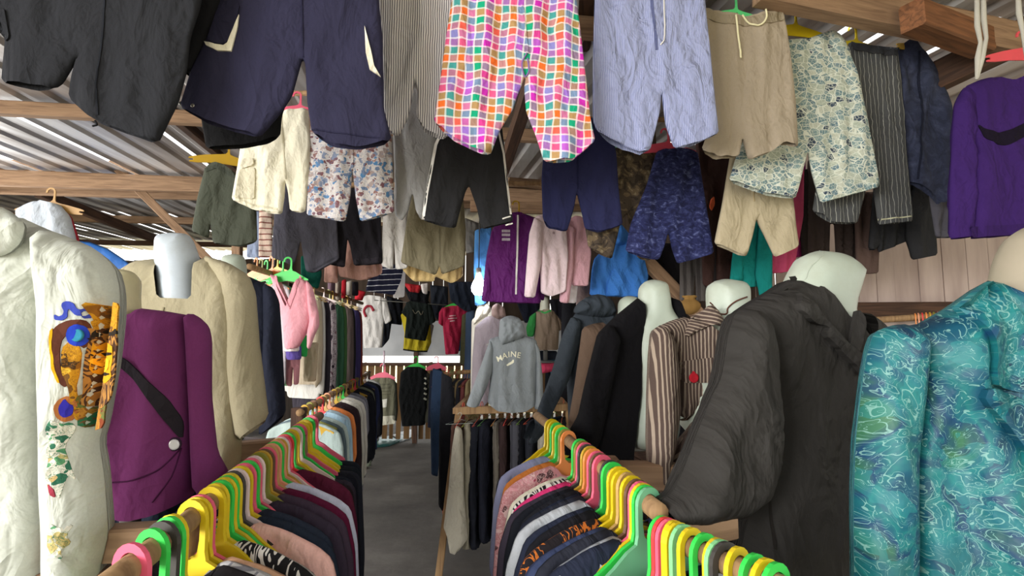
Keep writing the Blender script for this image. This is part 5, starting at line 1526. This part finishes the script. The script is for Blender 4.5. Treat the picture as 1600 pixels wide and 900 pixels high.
for i, (k, px, m, lab, s) in enumerate(up):
    p = on_line(A4, B4, px)
    rail_garment(k, 340 + i % 4, fabric(m) if isinstance(m, str) else m, p, R(-32 + rg.uniform(-6, 6)), f'{lab}, {ordn(i)} along the high rail behind the pink blouse', lab.split()[-1] if 'print' not in lab else 'dress', lab.split()[-1] if 'print' not in lab else 'dress', (.9, 1, s), 'clothes on the high rail behind the pink blouse')
    hanger(uh[i], p, R(-32), f'{uh[i]} hanger, {ordn(i)} along the high rail behind the pink blouse', group='hangers on the high rail behind the pink blouse')
PKB = fabric('#e2a0ab', .35)
g = Garment('pink_blouse', 'light pink wrap blouse with a V neck on a green hanger', 'blouse', 460, 3.45, 0.0)
g.body([(421, 428), (432, 431, 1), (440, 455, 1), (453, 481, 1), (461, 458, 1), (468, 432), (480, 440), (489, 452), (493, 490), (480, 520), (467, 543, 1), (445, 546), (441, 500), (434, 465)], PKB, T=.07, R=.09, amp=.008, seed=351)
g.body([(478, 436), (488, 448), (498, 490), (499, 508), (491, 526), (484, 546, 1), (480, 544), (480, 520), (484, 500), (480, 470)], PKB, T=.05, R=.05, name='sleeve', seed=352, dy=-.02)
g.band('neck_edge', [(431, 431), (440, 456), (453, 482), (461, 458), (469, 431)], 2.5, fabric('#d08e9a'), .006)
w = Plane(450, 3.45).world(450, 408)
hanger('green', (w.x, w.y, w.z), 0.0, 'bright green plastic hanger holding the light pink blouse', scale=1.0, wide=False)
for i, (c, px, py) in enumerate((('green', 440, 410), ('orange', 424, 406), ('yellow', 432, 404), ('green', 416, 412), ('olive', 408, 410), ('orange', 400, 408))):
    w = Plane(px, 3.6 + .12 * i).world(px, py)
    hanger(c, (w.x, w.y, w.z), R(-40), f'{c} hanger bunched behind the pink blouse, {ordn(i)} back from it', group='hangers bunched behind the pink blouse')
hang('violet_shorts', 'violet blue shorts hanging below the pink blouse', 'shorts', 3.6, [(446, 540), (471, 540), (471, 562, 1), (447, 562)], fabric('#5a4a90'), T=.03, R=.04, seed=353)
hang('white_camisole', 'white camisole edge below the pink blouse', 'camisole', 3.55, [(443, 535), (468, 535), (468, 549, 1), (443, 549)], fabric('#d8d0cc'), T=.03, R=.04, seed=354)
hang('dusty_pink_trousers', 'dusty pink trousers below the violet blue shorts', 'trousers', 3.7, [(446, 555), (470, 555), (467, 600, 1), (459, 602), (458, 575), (456, 604, 1), (447, 602)], fabric('#b27a82'), T=.03, R=.04, seed=355)
hang('green_shirt', 'bright green cloth hanging beside the pink blouse sleeve', 'shirt', 3.8, [(465, 520), (482, 525), (480, 558, 1), (468, 556)], fabric('#2fa04e'), T=.03, R=.04, seed=356)
hang('beige_trousers', 'beige trousers hanging behind the pink blouse sleeve', 'trousers', 4.0, [(474, 535), (498, 535), (494, 596, 1), (474, 596)], fabric('#b0a088'), T=.03, R=.04, seed=357)

# ---- rack in the middle of the aisle
YR = 3.95
A5, B5 = P(712, 642, YR), P(884, 636, YR + .05)
rk = bpy.data.objects.new('clothes_rack', None); COL.objects.link(rk)
rk.location = ((A5.x + B5.x) / 2, YR, 0); tag(rk, 'wooden clothes rack standing in the middle of the aisle under the grey hoodie', 'clothes rack')
o0 = Vector(rk.location)
V, F = beam_geo(A5 - o0, B5 - o0, .05, .05); mesh_obj('crossbar', V, F, W_POLE, rk, False)
ft = Pz(688, 892, 0.0)
for (q, f) in ((A5, Vector((A5.x - .10, YR - .02, 0.0))), (B5, Vector((B5.x + .06, YR, 0.0)))):
    V, F = beam_geo(q - o0 + Vector((.02, .03, 0)), f - o0, .045, .045); mesh_obj('leg', V, F, W_POLE, rk, False)
for (q, f) in ((A5, (A5.x + .02, YR + 1.6, A5.z)), (B5, (B5.x + .02, YR + 1.6, B5.z))):
    V, F = beam_geo(Vector(q) - o0, Vector(f) - o0, .04, .04); mesh_obj('side_rail', V, F, W_POLE, rk, False)
WIRE = plastic('#8a6a4a')
def wire_hanger(p, rz, label, mat, s=1.0, group=None):
    pts = arc(0, 0, .024, 200, -60, 8) + [(.004, -.045), (0, -.06), (.19, -.12), (-.19, -.12), (0, -.06)]
    V, F = tube_geo([(x, 0, z) for x, z in pts], .0028, 5)
    o = mesh_obj('wire_hanger', V, F, mat, None, True, None, p, rz)
    o.scale = (s, s, s)
    return tag(o, label, 'hanger', group)
rack = [('#5a4038', 'brown'), ('#8c8676', 'stone grey'), ('#1e2028', 'black'), ('#20222c', 'blue black'), ('#6a645c', 'taupe'), ('#3a2c2c', 'dark brown'), ('#4a4a52', 'grey'), ('#17181e', 'jet black'), ('#2e3038', 'charcoal'), ('#b0aa9e', 'pale stone'), ('#24303e', 'navy'), ('#151519', 'deep black')]
wcol = ['#c8402c', '#8a8a3a', '#b04a38', '#4a7a3a', '#a8743c', '#c23a34', '#7a5a3a', '#6a8a3a', '#b8482e', '#8a6a40', '#4a8a4a', '#a0522d']
for i, (c, nm) in enumerate(rack):
    t = (i + .8) / len(rack)
    p = A5 + (B5 - A5) * t
    p = Vector((p.x, p.y + .02, p.z + .03))
    wire_hanger(p, R(70 + rg.uniform(-10, 10)), f'thin wire hanger, {ordn(i)} along the crossbar under the grey hoodie', plastic(wcol[i]), group='wire hangers on the middle rack')
    rail_garment('trousers', 360 + i % 4, fabric(c), p, R(68 + rg.uniform(-10, 10)), f'{nm} trousers, {ordn(i)} along the crossbar under the grey hoodie', 'trousers', 'trousers', (.75, 1.2, .86), 'trousers on the middle rack')
g = Garment('long_trousers', 'long stone white trousers hanging at the front corner of the middle rack', 'trousers', 712, YR - .15, .2)
g.body([(712, 664), (722, 670), (724, 700), (725, 770), (731, 842), (716, 862, 1), (703, 866), (699, 840), (696, 832, 1), (693, 824), (701, 760), (706, 700)], fabric('#aba596', .5), T=.045, R=.05, seed=371, amp=.012)
w = g.pl.world(718, 648)
wire_hanger((w.x, w.y + .02, w.z), R(20), 'pale wire hanger holding the long stone white trousers', plastic('#a8b4b0'), .5)
for i, (pts, c, lab) in enumerate((([(690, 582), (706, 590), (712, 640), (706, 700), (700, 770), (692, 800, 1), (685, 790), (686, 680)], '#1c1c20', 'black trousers hanging left of the stone white trousers'),
                                   ([(676, 575), (692, 580), (690, 680), (684, 745, 1), (674, 742), (672, 640)], '#2c3c54', 'dark blue jeans at the end of the middle aisle'),
                                   ([(694, 770), (702, 775), (700, 806, 1), (691, 804)], '#a03a30', 'red cloth hem below the black trousers'))):
    hang('trousers' if i < 2 else 'cloth', lab, 'trousers' if i < 2 else 'cloth', YR + .5 + .5 * (i == 1), pts, fabric(c), T=.04, R=.04, seed=375 + i)
# second crossbar behind, packed with wire hangers
pole('clothes_rail', [P(694, 584, 5.3), P(745, 580, 5.3)], .018, W_POLE, None, 'short wooden rail behind the black trousers, packed with hangers', 'clothes rail')
for i in range(11):
    p = P(698 + 4 * i, 582, 5.3)
    wire_hanger(p, R(60 + rg.uniform(-12, 12)), f'wire hanger, {ordn(i)} along the short rail left of the grey hoodie', plastic(wcol[(i * 5) % 12]), group='wire hangers on the short rail')
    rail_garment('top', 380 + i % 3, fabric(['#3a2c2a', '#7a6a4a', '#2a2a30', '#6a3a3a', '#8a7a5a', '#24262c'][i % 6]), p, R(62 + rg.uniform(-10, 10)), f'{["brown", "khaki", "black", "maroon", "tan", "charcoal"][i % 6]} tee, {ordn(i)} along the short rail left of the grey hoodie', 'tee', 'tee', (.7, 1, .9), 'tops on the short rail')

# ---- grey hoodie with lettering and what hangs round it
GH = fabric('#868c90', .3)
g = Garment('grey_hoodie', 'grey hooded sweatshirt lettered MAINE hanging over the middle rack', 'hoodie', 800, 3.75, .05)
g.body([(764, 530), (783, 524, 1), (800, 535, 1), (818, 523), (838, 531), (842, 560), (840, 600), (838, 632, 1), (820, 642, 1), (800, 644, 1), (777, 641, 1), (762, 630), (766, 590), (764, 556)], GH, T=.06, R=.06, amp=.010, seed=391)
g.body([(766, 530), (772, 545), (770, 580), (758, 612), (746, 637, 1), (728, 634), (736, 612), (748, 580), (758, 552)], GH, T=.05, R=.05, name='sleeve', seed=392, dy=-.02)
g.body([(834, 530), (843, 545), (848, 590), (849, 625), (846, 638, 1), (835, 640), (836, 610), (837, 560)], GH, T=.05, R=.05, name='sleeve', seed=393, dy=-.02)
HS = g.body([(781, 500), (790, 494), (800, 493), (812, 497), (819, 510), (821, 524), (812, 530), (796, 536), (783, 540), (779, 525)], GH, T=.08, R=.07, name='hood', seed=394, dy=-.05, amp=.01, fx=16, fz=9)
g.patch('pocket', [(778, 612), (786, 598), (824, 596), (832, 608), (833, 628), (778, 632)], GH, .006)
LET = fabric('#e9e6cf', .1)
g.text('lettering', [('M', 780.5, 560.5, .36), ('A', 788.6, 556.2, .2), ('I', 795.2, 554.2, .06), ('N', 802.2, 553.9, -.05), ('E', 810.6, 555.4, -.2)], .050, LET, lift=.003, label='cream arched lettering')
g.patch('printed_emblem', [(791, 570.5), (795, 567), (799, 565), (801, 562), (803, 562), (803, 566), (801, 568), (797, 570), (793, 572)], LET, .003, soft=0, label='small cream lobster-like emblem')
w = g.pl.world(800, 520)
hanger('grey', (w.x, w.y + .02, w.z + .02), .05, 'hanger inside the grey lettered hoodie', scale=.9)
g = hang('mauve_hoodie', 'mauve grey hoodie behind the grey lettered hoodie', 'hoodie', 4.2, [(742, 510), (760, 495, 1), (775, 492, 1), (790, 500), (786, 600, 1), (748, 640), (736, 625), (738, 560)], fabric('#8f858c'), T=.08, R=.08, seed=395)
g.body([(768, 480), (776, 473), (788, 480), (791, 495), (778, 500), (768, 495)], fabric('#8a7570'), T=.06, R=.05, name='hood', seed=396, dy=-.05, amp=.012, fx=16, fz=8)
g = hang('white_hoodie', 'off white hoodie behind the mauve grey hoodie', 'hoodie', 4.5, [(737, 500), (752, 486, 1), (764, 482, 1), (775, 495), (760, 560), (745, 640, 1), (735, 620)], fabric('#c9c4b8'), T=.07, R=.07, seed=397)
g.body([(744, 484), (750, 474), (762, 472), (768, 484), (764, 494), (750, 500), (739, 508)], fabric('#d9d3c4'), T=.06, R=.05, name='hood', seed=398, dy=-.05, amp=.012, fx=16, fz=8)
g = hang('brown_green_sweater', 'brown raglan sweater with green sleeves on a small mannequin', 'sweater', 5.0, [(836, 488), (845, 484, 1), (857, 484, 1), (868, 489), (874, 510), (872, 547, 1), (834, 547)], fabric('#7b6a5a'), T=.08, R=.08, seed=401)
g.body([(838, 487), (828, 494), (822, 512), (824, 526, 1), (834, 526), (838, 506)], fabric('#2f7a3c'), T=.05, R=.05, name='sleeve', seed=402, label=None) if False else g.body([(838, 487), (828, 494), (822, 512), (824, 526, 1), (834, 526), (838, 506)], fabric('#2f7a3c'), T=.05, R=.05, name='sleeve', seed=402)
g.body([(867, 489), (876, 500), (879, 514, 1), (872, 518), (870, 504)], fabric('#6b5a4a'), T=.04, R=.04, name='sleeve', seed=403)
g.band('neck_rib', [(841, 485), (851, 489), (861, 485)], 3, fabric('#3a8a48'), .004, label='green neck rib')
mannequin('small pale mannequin neck above the brown and green sweater', 5.02, .1, [(843, 486), (845, 466), (851, 463), (857, 466), (858, 486), (868, 500), (868, 545), (838, 545), (836, 500)], dummy_skin('mould', '#b7b6a4'), T=.05, R=.04)
for i, (pts, c, lab, Y) in enumerate((([(836, 548), (870, 548), (872, 562, 1), (836, 563)], '#20242e', 'navy band of cloth under the brown sweater', 5.1), ([(836, 560), (872, 559), (874, 580, 1), (838, 581)], '#3d6a7a', 'teal cloth under the navy band', 5.2),
                                      ([(842, 567), (866, 565), (866, 580), (846, 584)], '#d8486a', 'bright pink cloth bundle beside the grey hoodie', 5.0), ([(860, 575), (876, 570), (874, 610, 1), (862, 612)], '#3a9ac8', 'sky blue shirt hanging beside the grey hoodie', 5.3),
                                      ([(868, 590), (878, 586), (876, 618, 1), (866, 620)], '#d9d9d6', 'white shirt behind the sky blue tee', 5.45), ([(852, 580), (864, 580), (862, 640, 1), (850, 640)], '#20242c', 'dark navy shirt left of the sky blue tee', 5.35),
                                      ([(878, 470), (900, 465), (904, 530), (896, 640, 1), (874, 640)], '#1a1a1e', 'black coat behind the dark hooded jacket', 4.6), ([(806, 470), (842, 468), (846, 500, 1), (820, 505)], '#1b1d29', 'dark navy shirt above the grey hoodie', 5.6),
                                      ([(858, 468), (900, 465), (902, 500, 1), (866, 505)], '#201f26', 'black shirt beside the small pale mannequin', 5.7))):
    hang('hanging_cloth', lab, 'cloth', Y, pts, fabric(c), T=.04, R=.05, seed=405 + i)
# wooden strut seen past the black coat
# ---- back of the shed
YT = 7.6
def tee(name, label, Y, pts, mat, sl, sm, seed, under=None):
    g = hang(name, label, name.split('_')[-1], Y, pts, mat, k=0, T=.04, R=.05, seed=seed, amp=.012)
    for i, s in enumerate(sl): g.body(s, sm, T=.03, R=.04, name='sleeve', seed=seed + 1 + i, amp=.006)
    return g
WT = fabric('#cfccc8')
g = tee('white_tee', 'white tee with a red arc print at the back of the shed', YT, [(562, 466), (573, 461, 1), (583, 462, 1), (598, 464), (600, 500), (597, 543, 1), (568, 544), (566, 500)], WT, [[(562, 466), (569, 470), (568, 492, 1), (556, 496), (557, 474)], [(596, 464), (604, 467), (612, 500, 1), (602, 507), (597, 490)]], WT, 421)
g.cord('printed_arc', [(572, 495), (569, 486), (573, 479), (580, 479), (584, 486)], .018, fabric('#9a3440'), lift=-.014, label='red arc print')
DG = fabric('#1b211f')
g = tee('black_tee', 'black green tee layered over yellow at the back of the shed', YT - .1, [(634, 473), (648, 467, 1), (658, 467, 1), (670, 470), (672, 505), (665, 533, 1), (632, 528), (635, 498)], DG, [[(636, 473), (640, 480), (637, 498, 1), (627, 488)], [(667, 470), (674, 475), (681, 502, 1), (671, 508), (668, 490)]], DG, 425)
g.cord('printed_outline', [(645, 484), (649, 490), (654, 486), (658, 492), (661, 486)], .005, fabric('#7d7a6a'), lift=-.003)
g = tee('yellow_tee', 'yellow shirt showing below the black green tee', YT + .05, [(626, 492), (640, 480), (672, 500), (674, 535), (668, 549, 1), (630, 547), (632, 520)], fabric('#b9a82c'), [], None, 429)
g.band('hem', [(630, 546), (650, 549), (668, 549)], 2.5, fabric('#2a2a20'), .006)
hang('grey_tee', 'pale grey shirt layered behind the black green tee', 'shirt', YT + .2, [(664, 500), (678, 508), (672, 540, 1), (660, 546)], fabric('#a5a19b'), T=.05, R=.06, seed=431)
RT = fabric('#a82a48')
g = tee('red_tee', 'crimson red tee with faint white print at the back of the shed', YT - .2, [(690, 481), (702, 478, 1), (716, 478, 1), (728, 483), (722, 510), (716, 553, 1), (696, 554), (692, 510)], RT, [[(691, 481), (696, 487), (692, 510, 1), (685, 505), (686, 488)], [(724, 482), (731, 487), (729, 506, 1), (720, 506)]], RT, 433)
for yy, a, c in ((494, 702, 712), (498, 700, 714), (502, 703, 711)): g.band('printed_line', [(a, yy), (c, yy - 1)], 1.4, fabric('#d9b8bd'), .004, label='faint white printed line')
hanger('green', P(710, 466, YT - .2), 0, 'green hanger holding the crimson red tee', scale=1.1, wide=False)
hang('blue_garment', 'bright blue cloth behind the crimson red tee', 'cloth', YT, [(712, 515), (721, 515), (719, 549, 1), (709, 548)], fabric('#2f62a0'), T=.05, R=.05, seed=437)
hang('olive_coat', 'long olive trimmed coat hanging beside the crimson red tee', 'coat', 6.2, [(722, 492), (732, 488), (736, 500), (730, 560), (726, 570, 1), (718, 568)], fabric('#6a6a50'), T=.05, R=.05, seed=438)
hang('blue_grey_coat', 'long blue grey coat next to the olive trimmed coat', 'coat', 5.9, [(728, 488), (742, 484), (744, 560), (738, 640, 1), (722, 620), (726, 560)], fabric('#4a5c78'), T=.06, R=.06, seed=439)
for i, (pts, c, lab, Y) in enumerate((
        ([(604, 462), (630, 470), (628, 508, 1), (604, 505)], '#1a1c22', 'black tee between the white tee and the black green tee', 8.2), ([(598, 500), (612, 504), (608, 530, 1), (596, 544)], '#23262e', 'dark tee tail behind the white tee', 8.0),
        ([(672, 445), (700, 448), (700, 490, 1), (684, 500), (674, 490)], '#22262e', 'dark slate tee above the crimson red tee', 8.3), ([(700, 440), (745, 440), (745, 488, 1), (726, 486), (704, 470)], '#252b38', 'navy tee hanging high beside the bulb-shaped daylight glow', 6.8),
        ([(630, 442), (660, 446), (655, 458), (640, 456)], '#a82a30', 'red cloth edge below the mustard shorts', 6.4), ([(657, 444), (669, 442), (668, 460, 1), (660, 458)], '#d9d0cc', 'white cloth corner below the mustard shorts', 6.3),
        ([(630, 448), (672, 455), (668, 475), (640, 470)], '#191a1e', 'black tee hanging below the mustard shorts', 6.6), ([(534, 438), (541, 436), (540, 466, 1), (533, 466)], '#b02430', 'narrow red shirt under the dusty pink tee', 5.5),
        ([(541, 440), (550, 438), (549, 460, 1), (541, 462)], '#c9c2b8', 'narrow cream shirt under the dusty pink tee', 5.5), ([(550, 440), (560, 440), (560, 462, 1), (550, 462)], '#232026', 'narrow black shirt under the dusty pink tee', 5.6),
        ([(512, 436), (524, 438), (523, 462, 1), (512, 460)], '#6a5560', 'mauve shirt under the dusty pink tee', 5.4), ([(524, 440), (533, 440), (533, 470, 1), (524, 468)], '#8a7f74', 'stone grey shirt under the dusty pink tee', 5.6),
        ([(556, 452), (572, 456), (566, 470, 1), (554, 468)], '#b82a34', 'red collar edge beside the white tee', 6.5))):
    hang('hanging_shirt', lab, 'shirt', Y, pts, fabric(c), T=.04, R=.06, seed=445 + i)
OL = fabric('#6b6a58')
g = tee('olive_sweatshirt', 'olive sweatshirt with a white square print in front of the slatted fence', 8.3, [(577, 594), (588, 590, 1), (608, 590, 1), (618, 595), (620, 620), (618, 656, 1), (585, 661), (580, 630)], OL, [[(578, 593), (583, 600), (582, 640), (579, 655, 1), (571, 652), (572, 610)], [(614, 593), (620, 598), (622, 640), (620, 658, 1), (614, 655)]], fabric('#3f4038'), 461)
g.patch('printed_square', [(589, 626), (605, 623), (604, 636), (588, 639)], fabric('#c9c8bd'), .004, soft=0, label='white square print')
for yy in (600, 606, 611, 616): g.band('printed_line', [(585, yy + 1), (610, yy)], 1.2, fabric('#5a594a'), .003)
g.patch('hem_band', [(586, 651), (617, 649), (617, 662), (587, 666)], fabric('#bdbaa8'), .006, label='pale hem layer')
hanger('pink', P(598, 572, 8.3), 0, 'pink hanger holding the olive sweatshirt', scale=1.5, wide=False)
pole('hanging_strap', [P(600, 548, 8.25), P(600.5, 560, 8.25), P(599, 573, 8.25)], .012, fabric('#c9b3c0'), None, 'pale strap above the pink hanger at the back', 'strap')
BS = fabric('#17191a')
g = tee('black_jumper', 'long black jumper with a striped sleeve in front of the slatted fence', 8.1, [(626, 582), (636, 573, 1), (656, 573, 1), (668, 580), (672, 610), (664, 664, 1), (628, 666), (623, 620)], BS, [[(664, 578), (673, 586), (676, 620), (673, 660, 1), (663, 660), (662, 620)]], fabric('#4a4a40'), 465)
for i in range(5): g.band('sleeve_stripe', [(664 - .3 * i, 590 + i * 8), (667, 592 + i * 8)], 2.4, fabric('#c9c9b8'), .05, label='white sleeve stripe')
hanger('green', P(650, 560, 8.1), 0, 'green hanger holding the long black jumper', scale=1.2, wide=False)
g = hang('navy_jumper', 'dark navy jumper beside the long black jumper', 'jumper', 8.0, [(672, 580), (690, 574), (694, 620), (692, 668, 1), (668, 668)], fabric('#1d2130'), T=.06, R=.07, seed=469)
hanger('pink', P(682, 560, 8.0), 0, 'pink hanger holding the dark navy jumper', scale=1.2, wide=False)
# bag and tarp on the floor
def sack(name, label, cat, c, rx, ry, rz, mat, seed):
    rgs = np.random.RandomState(seed)
    V, F = [], []
    n, m = 16, 24
    ph = rgs.uniform(0, 6.28, 6)
    for i in range(n):
        t = i / (n - 1)
        rr = (math.sin(math.pi * min(t * 1.12, 1)) ** .55 if t < .8 else .55 - (t - .8) * .6 + .25 * (t > .9)) if i else 0.0
        for s in range(m):
            an = 6.2832 * s / m
            w2 = 1 + .10 * math.sin(3 * an + ph[0] + 4 * t) + .07 * math.sin(7 * an + ph[1]) * (0.4 + t)
            V.append((rx * rr * w2 * math.cos(an), ry * rr * w2 * math.sin(an), rz * t))
    for i in range(n - 1):
        for s in range(m): F.append((i * m + s, i * m + (s + 1) % m, (i + 1) * m + (s + 1) % m, (i + 1) * m + s))
    o = mesh_obj(name, V, F, mat, None, True, None, c)
    return tag(o, label, cat)
b = NB('green_film', .35, .5); b.color('#4f9a5c'); b.b.inputs['Transmission Weight'].default_value = .25
b2 = finish(b, .5, 30)
sack('plastic_bag', 'green plastic bag slumped on the floor at the end of the left rail', 'bag', Pz(576, 704, 0.0), .13, .12, .42, b2, 4)
sack('cloth_bundle', 'red bundle tucked behind the green plastic bag', 'bundle', Pz(568, 690, 0.0) + Vector((0, .3, .0)), .14, .12, .62, fabric('#9a2a38'), 6)
def tarp(name, label, pts, mat, seed):
    B = np.array([(Pz(x, y, 0).x, Pz(x, y, 0).y) for x, y in pts])
    V2, T = fill(outline([tuple(q) for q in B], .06, 2)[0], .06)
    f = folds(seed, .02, 3, 3)
    V = [(x, y, .025 + abs(float(f(x, y)))) for x, y in V2]
    n = len(V)
    V += [(x, y, .002) for x, y in V2]
    F = []
    e = {}
    for (a, b3, c) in T:
        F += [(a, b3, c), (c + n, b3 + n, a + n)]
        for q in ((a, b3), (b3, c), (c, a)): e[q] = 1
    for (a, b3) in list(e):
        if (b3, a) not in e: F.append((b3, a, a + n, b3 + n))
    return tag(mesh_obj(name, V, F, mat), label, 'tarp')
tarp('tarp', 'teal plastic tarp folded on the floor below the olive sweatshirt', [(585, 700), (588, 688), (615, 683), (636, 678), (640, 684), (622, 692), (606, 698)], plastic('#3f7f7d'), 3)
tarp('plastic_sheet', 'clear grey plastic sheet on the floor beside the teal tarp', [(612, 684), (640, 673), (652, 676), (640, 686), (625, 692)], plastic('#8c9499'), 5)

# ---- left background under the roof
b = hang('white_shirt', 'pale blue white shirt hanging behind the white blouse', 'shirt', 2.6, [(28, 328), (45, 318), (62, 313, 1), (80, 318, 1), (94, 320), (108, 336), (116, 370), (118, 430, 1), (30, 430)], fabric('#c3cbd6'), T=.06, R=.07, seed=481)
hang('red_shirt', 'red shirt edge behind the pale blue white shirt', 'shirt', 2.75, [(95, 326), (110, 336), (122, 372), (124, 430, 1), (95, 430)], fabric('#b03040'), T=.05, R=.06, seed=482)
w = P(80, 300, 2.62)
hanger('#b58a4a', w, .1, 'wooden coloured hanger above the pale blue white shirt', scale=.8)
b = NB('blue_tarp', .5, .4); b.color('#2f66b0'); BT = finish(b, .3, 6)
Vt = [P(118, 372, 7.5), P(165, 384, 8.2), P(215, 425, 8.0), P(150, 470, 7.6), P(100, 440, 7.4)]
G_ = Garment('blue_tarpaulin', 'bright blue tarpaulin hung at the side of the shed', 'tarpaulin', 160, 7.8, 0)
G_.body([(105, 374), (140, 378), (168, 388), (192, 404), (212, 420), (200, 470), (120, 500), (90, 440)], BT, T=.05, R=.2, seed=485, amp=.03, fx=2, fz=1)
# ---- right background rail
A6, B6 = P(1340, 502, 3.6), P(1520, 490, 3.4)
pole('clothes_rail', [A6, B6], .02, W_POLE, None, 'wooden rail in front of the pale board wall', 'clothes rail')
for i, (c, px) in enumerate((('orange', 1430), ('peach', 1435), ('red', 1441), ('orange', 1447), ('gold', 1453), ('olive', 1459), ('pink', 1466), ('peach', 1473), ('gold', 1481), ('olive', 1489), ('orange', 1496))):
    hanger(c, on_line(A6, B6, px), R(60), f'{c} hanger, {ordn(i)} along the rail against the pale board wall', flip=True, group='hangers on the rail against the board wall')
for i, (c, px) in enumerate((('green', 1352), ('seafoam', 1358), ('green', 1364))):
    hanger(c, on_line(A6, B6, px), R(50), f'{c} hanger, {ordn(i)} behind the blazer shoulder on the far rail', flip=True, group='green hangers behind the blazer shoulder')
for i, (px, c, nm) in enumerate(((1352, '#2a3a2c', 'dark green'), (1432, '#5a3a34', 'brown'), (1445, '#3a2f3a', 'dark mauve'), (1459, '#2c3430', 'dark olive'), (1473, '#4a3434', 'maroon'), (1490, '#2a2a30', 'black'))):
    rail_garment('top', 390 + i % 2, fabric(c), on_line(A6, B6, px), R(58), f'{nm} shirt hanging on the rail against the pale board wall', 'shirt', 'shirt', (1, 1, .9), 'tops on the rail against the board wall')
for q in (A6, B6): beam('rail_support', q + Vector((0, .04, .03)), Vector((q.x, q.y + .04, 0)), .06, .06, W_DARK, None, 'timber post carrying the rail, ' + ('behind the blazer shoulder' if q is A6 else 'behind the turquoise shirt'), 'timber')
# crumpled brown paper under the grey striped trousers
sack('paper_bag', 'crumpled brown paper bag beside the mannequin with the wire loop', 'bag', P(1078, 492, 3.6), .06, .05, .12, fabric('#8a6a3c', .8), 9)
# ---- bulb shape added where bright daylight comes through a gap
def bulb(p):
    o = bpy.data.objects.new('gap_glow_bulb', None); COL.objects.link(o); o.location = p
    tag(o, 'glowing bulb shape added for a daylight gap at the back beside the purple track jacket', 'daylight stand-in')
    V, F = [], []
    prof = [(0, -.075), (.03, -.07), (.05, -.045), (.055, -.015), (.045, .02), (.028, .05), (.02, .075)]
    m = 16
    for (r, z) in prof:
        for s in range(m): V.append((r * math.cos(6.2832 * s / m), r * math.sin(6.2832 * s / m), z))
    for i in range(len(prof) - 1):
        for s in range(m): F.append((i * m + s, i * m + (s + 1) % m, (i + 1) * m + (s + 1) % m, (i + 1) * m + s))
    mesh_obj('glow_globe', V, F, emit('daylight_gap_glow', '#f4f8ff', 45), o)
    V, F = tube_geo([(0, 0, .07), (0, 0, .13)], .02, 12); mesh_obj('socket', V, F, plastic('#d8d8d8'), o)
    V, F = tube_geo([(0, 0, .12), (.003, 0, .4), (0, 0, roofz(p[1]) - p[2])], .004, 6); mesh_obj('flex', V, F, plastic('#2a2a2a'), o)
bulb(P(748, 446, 4.25))
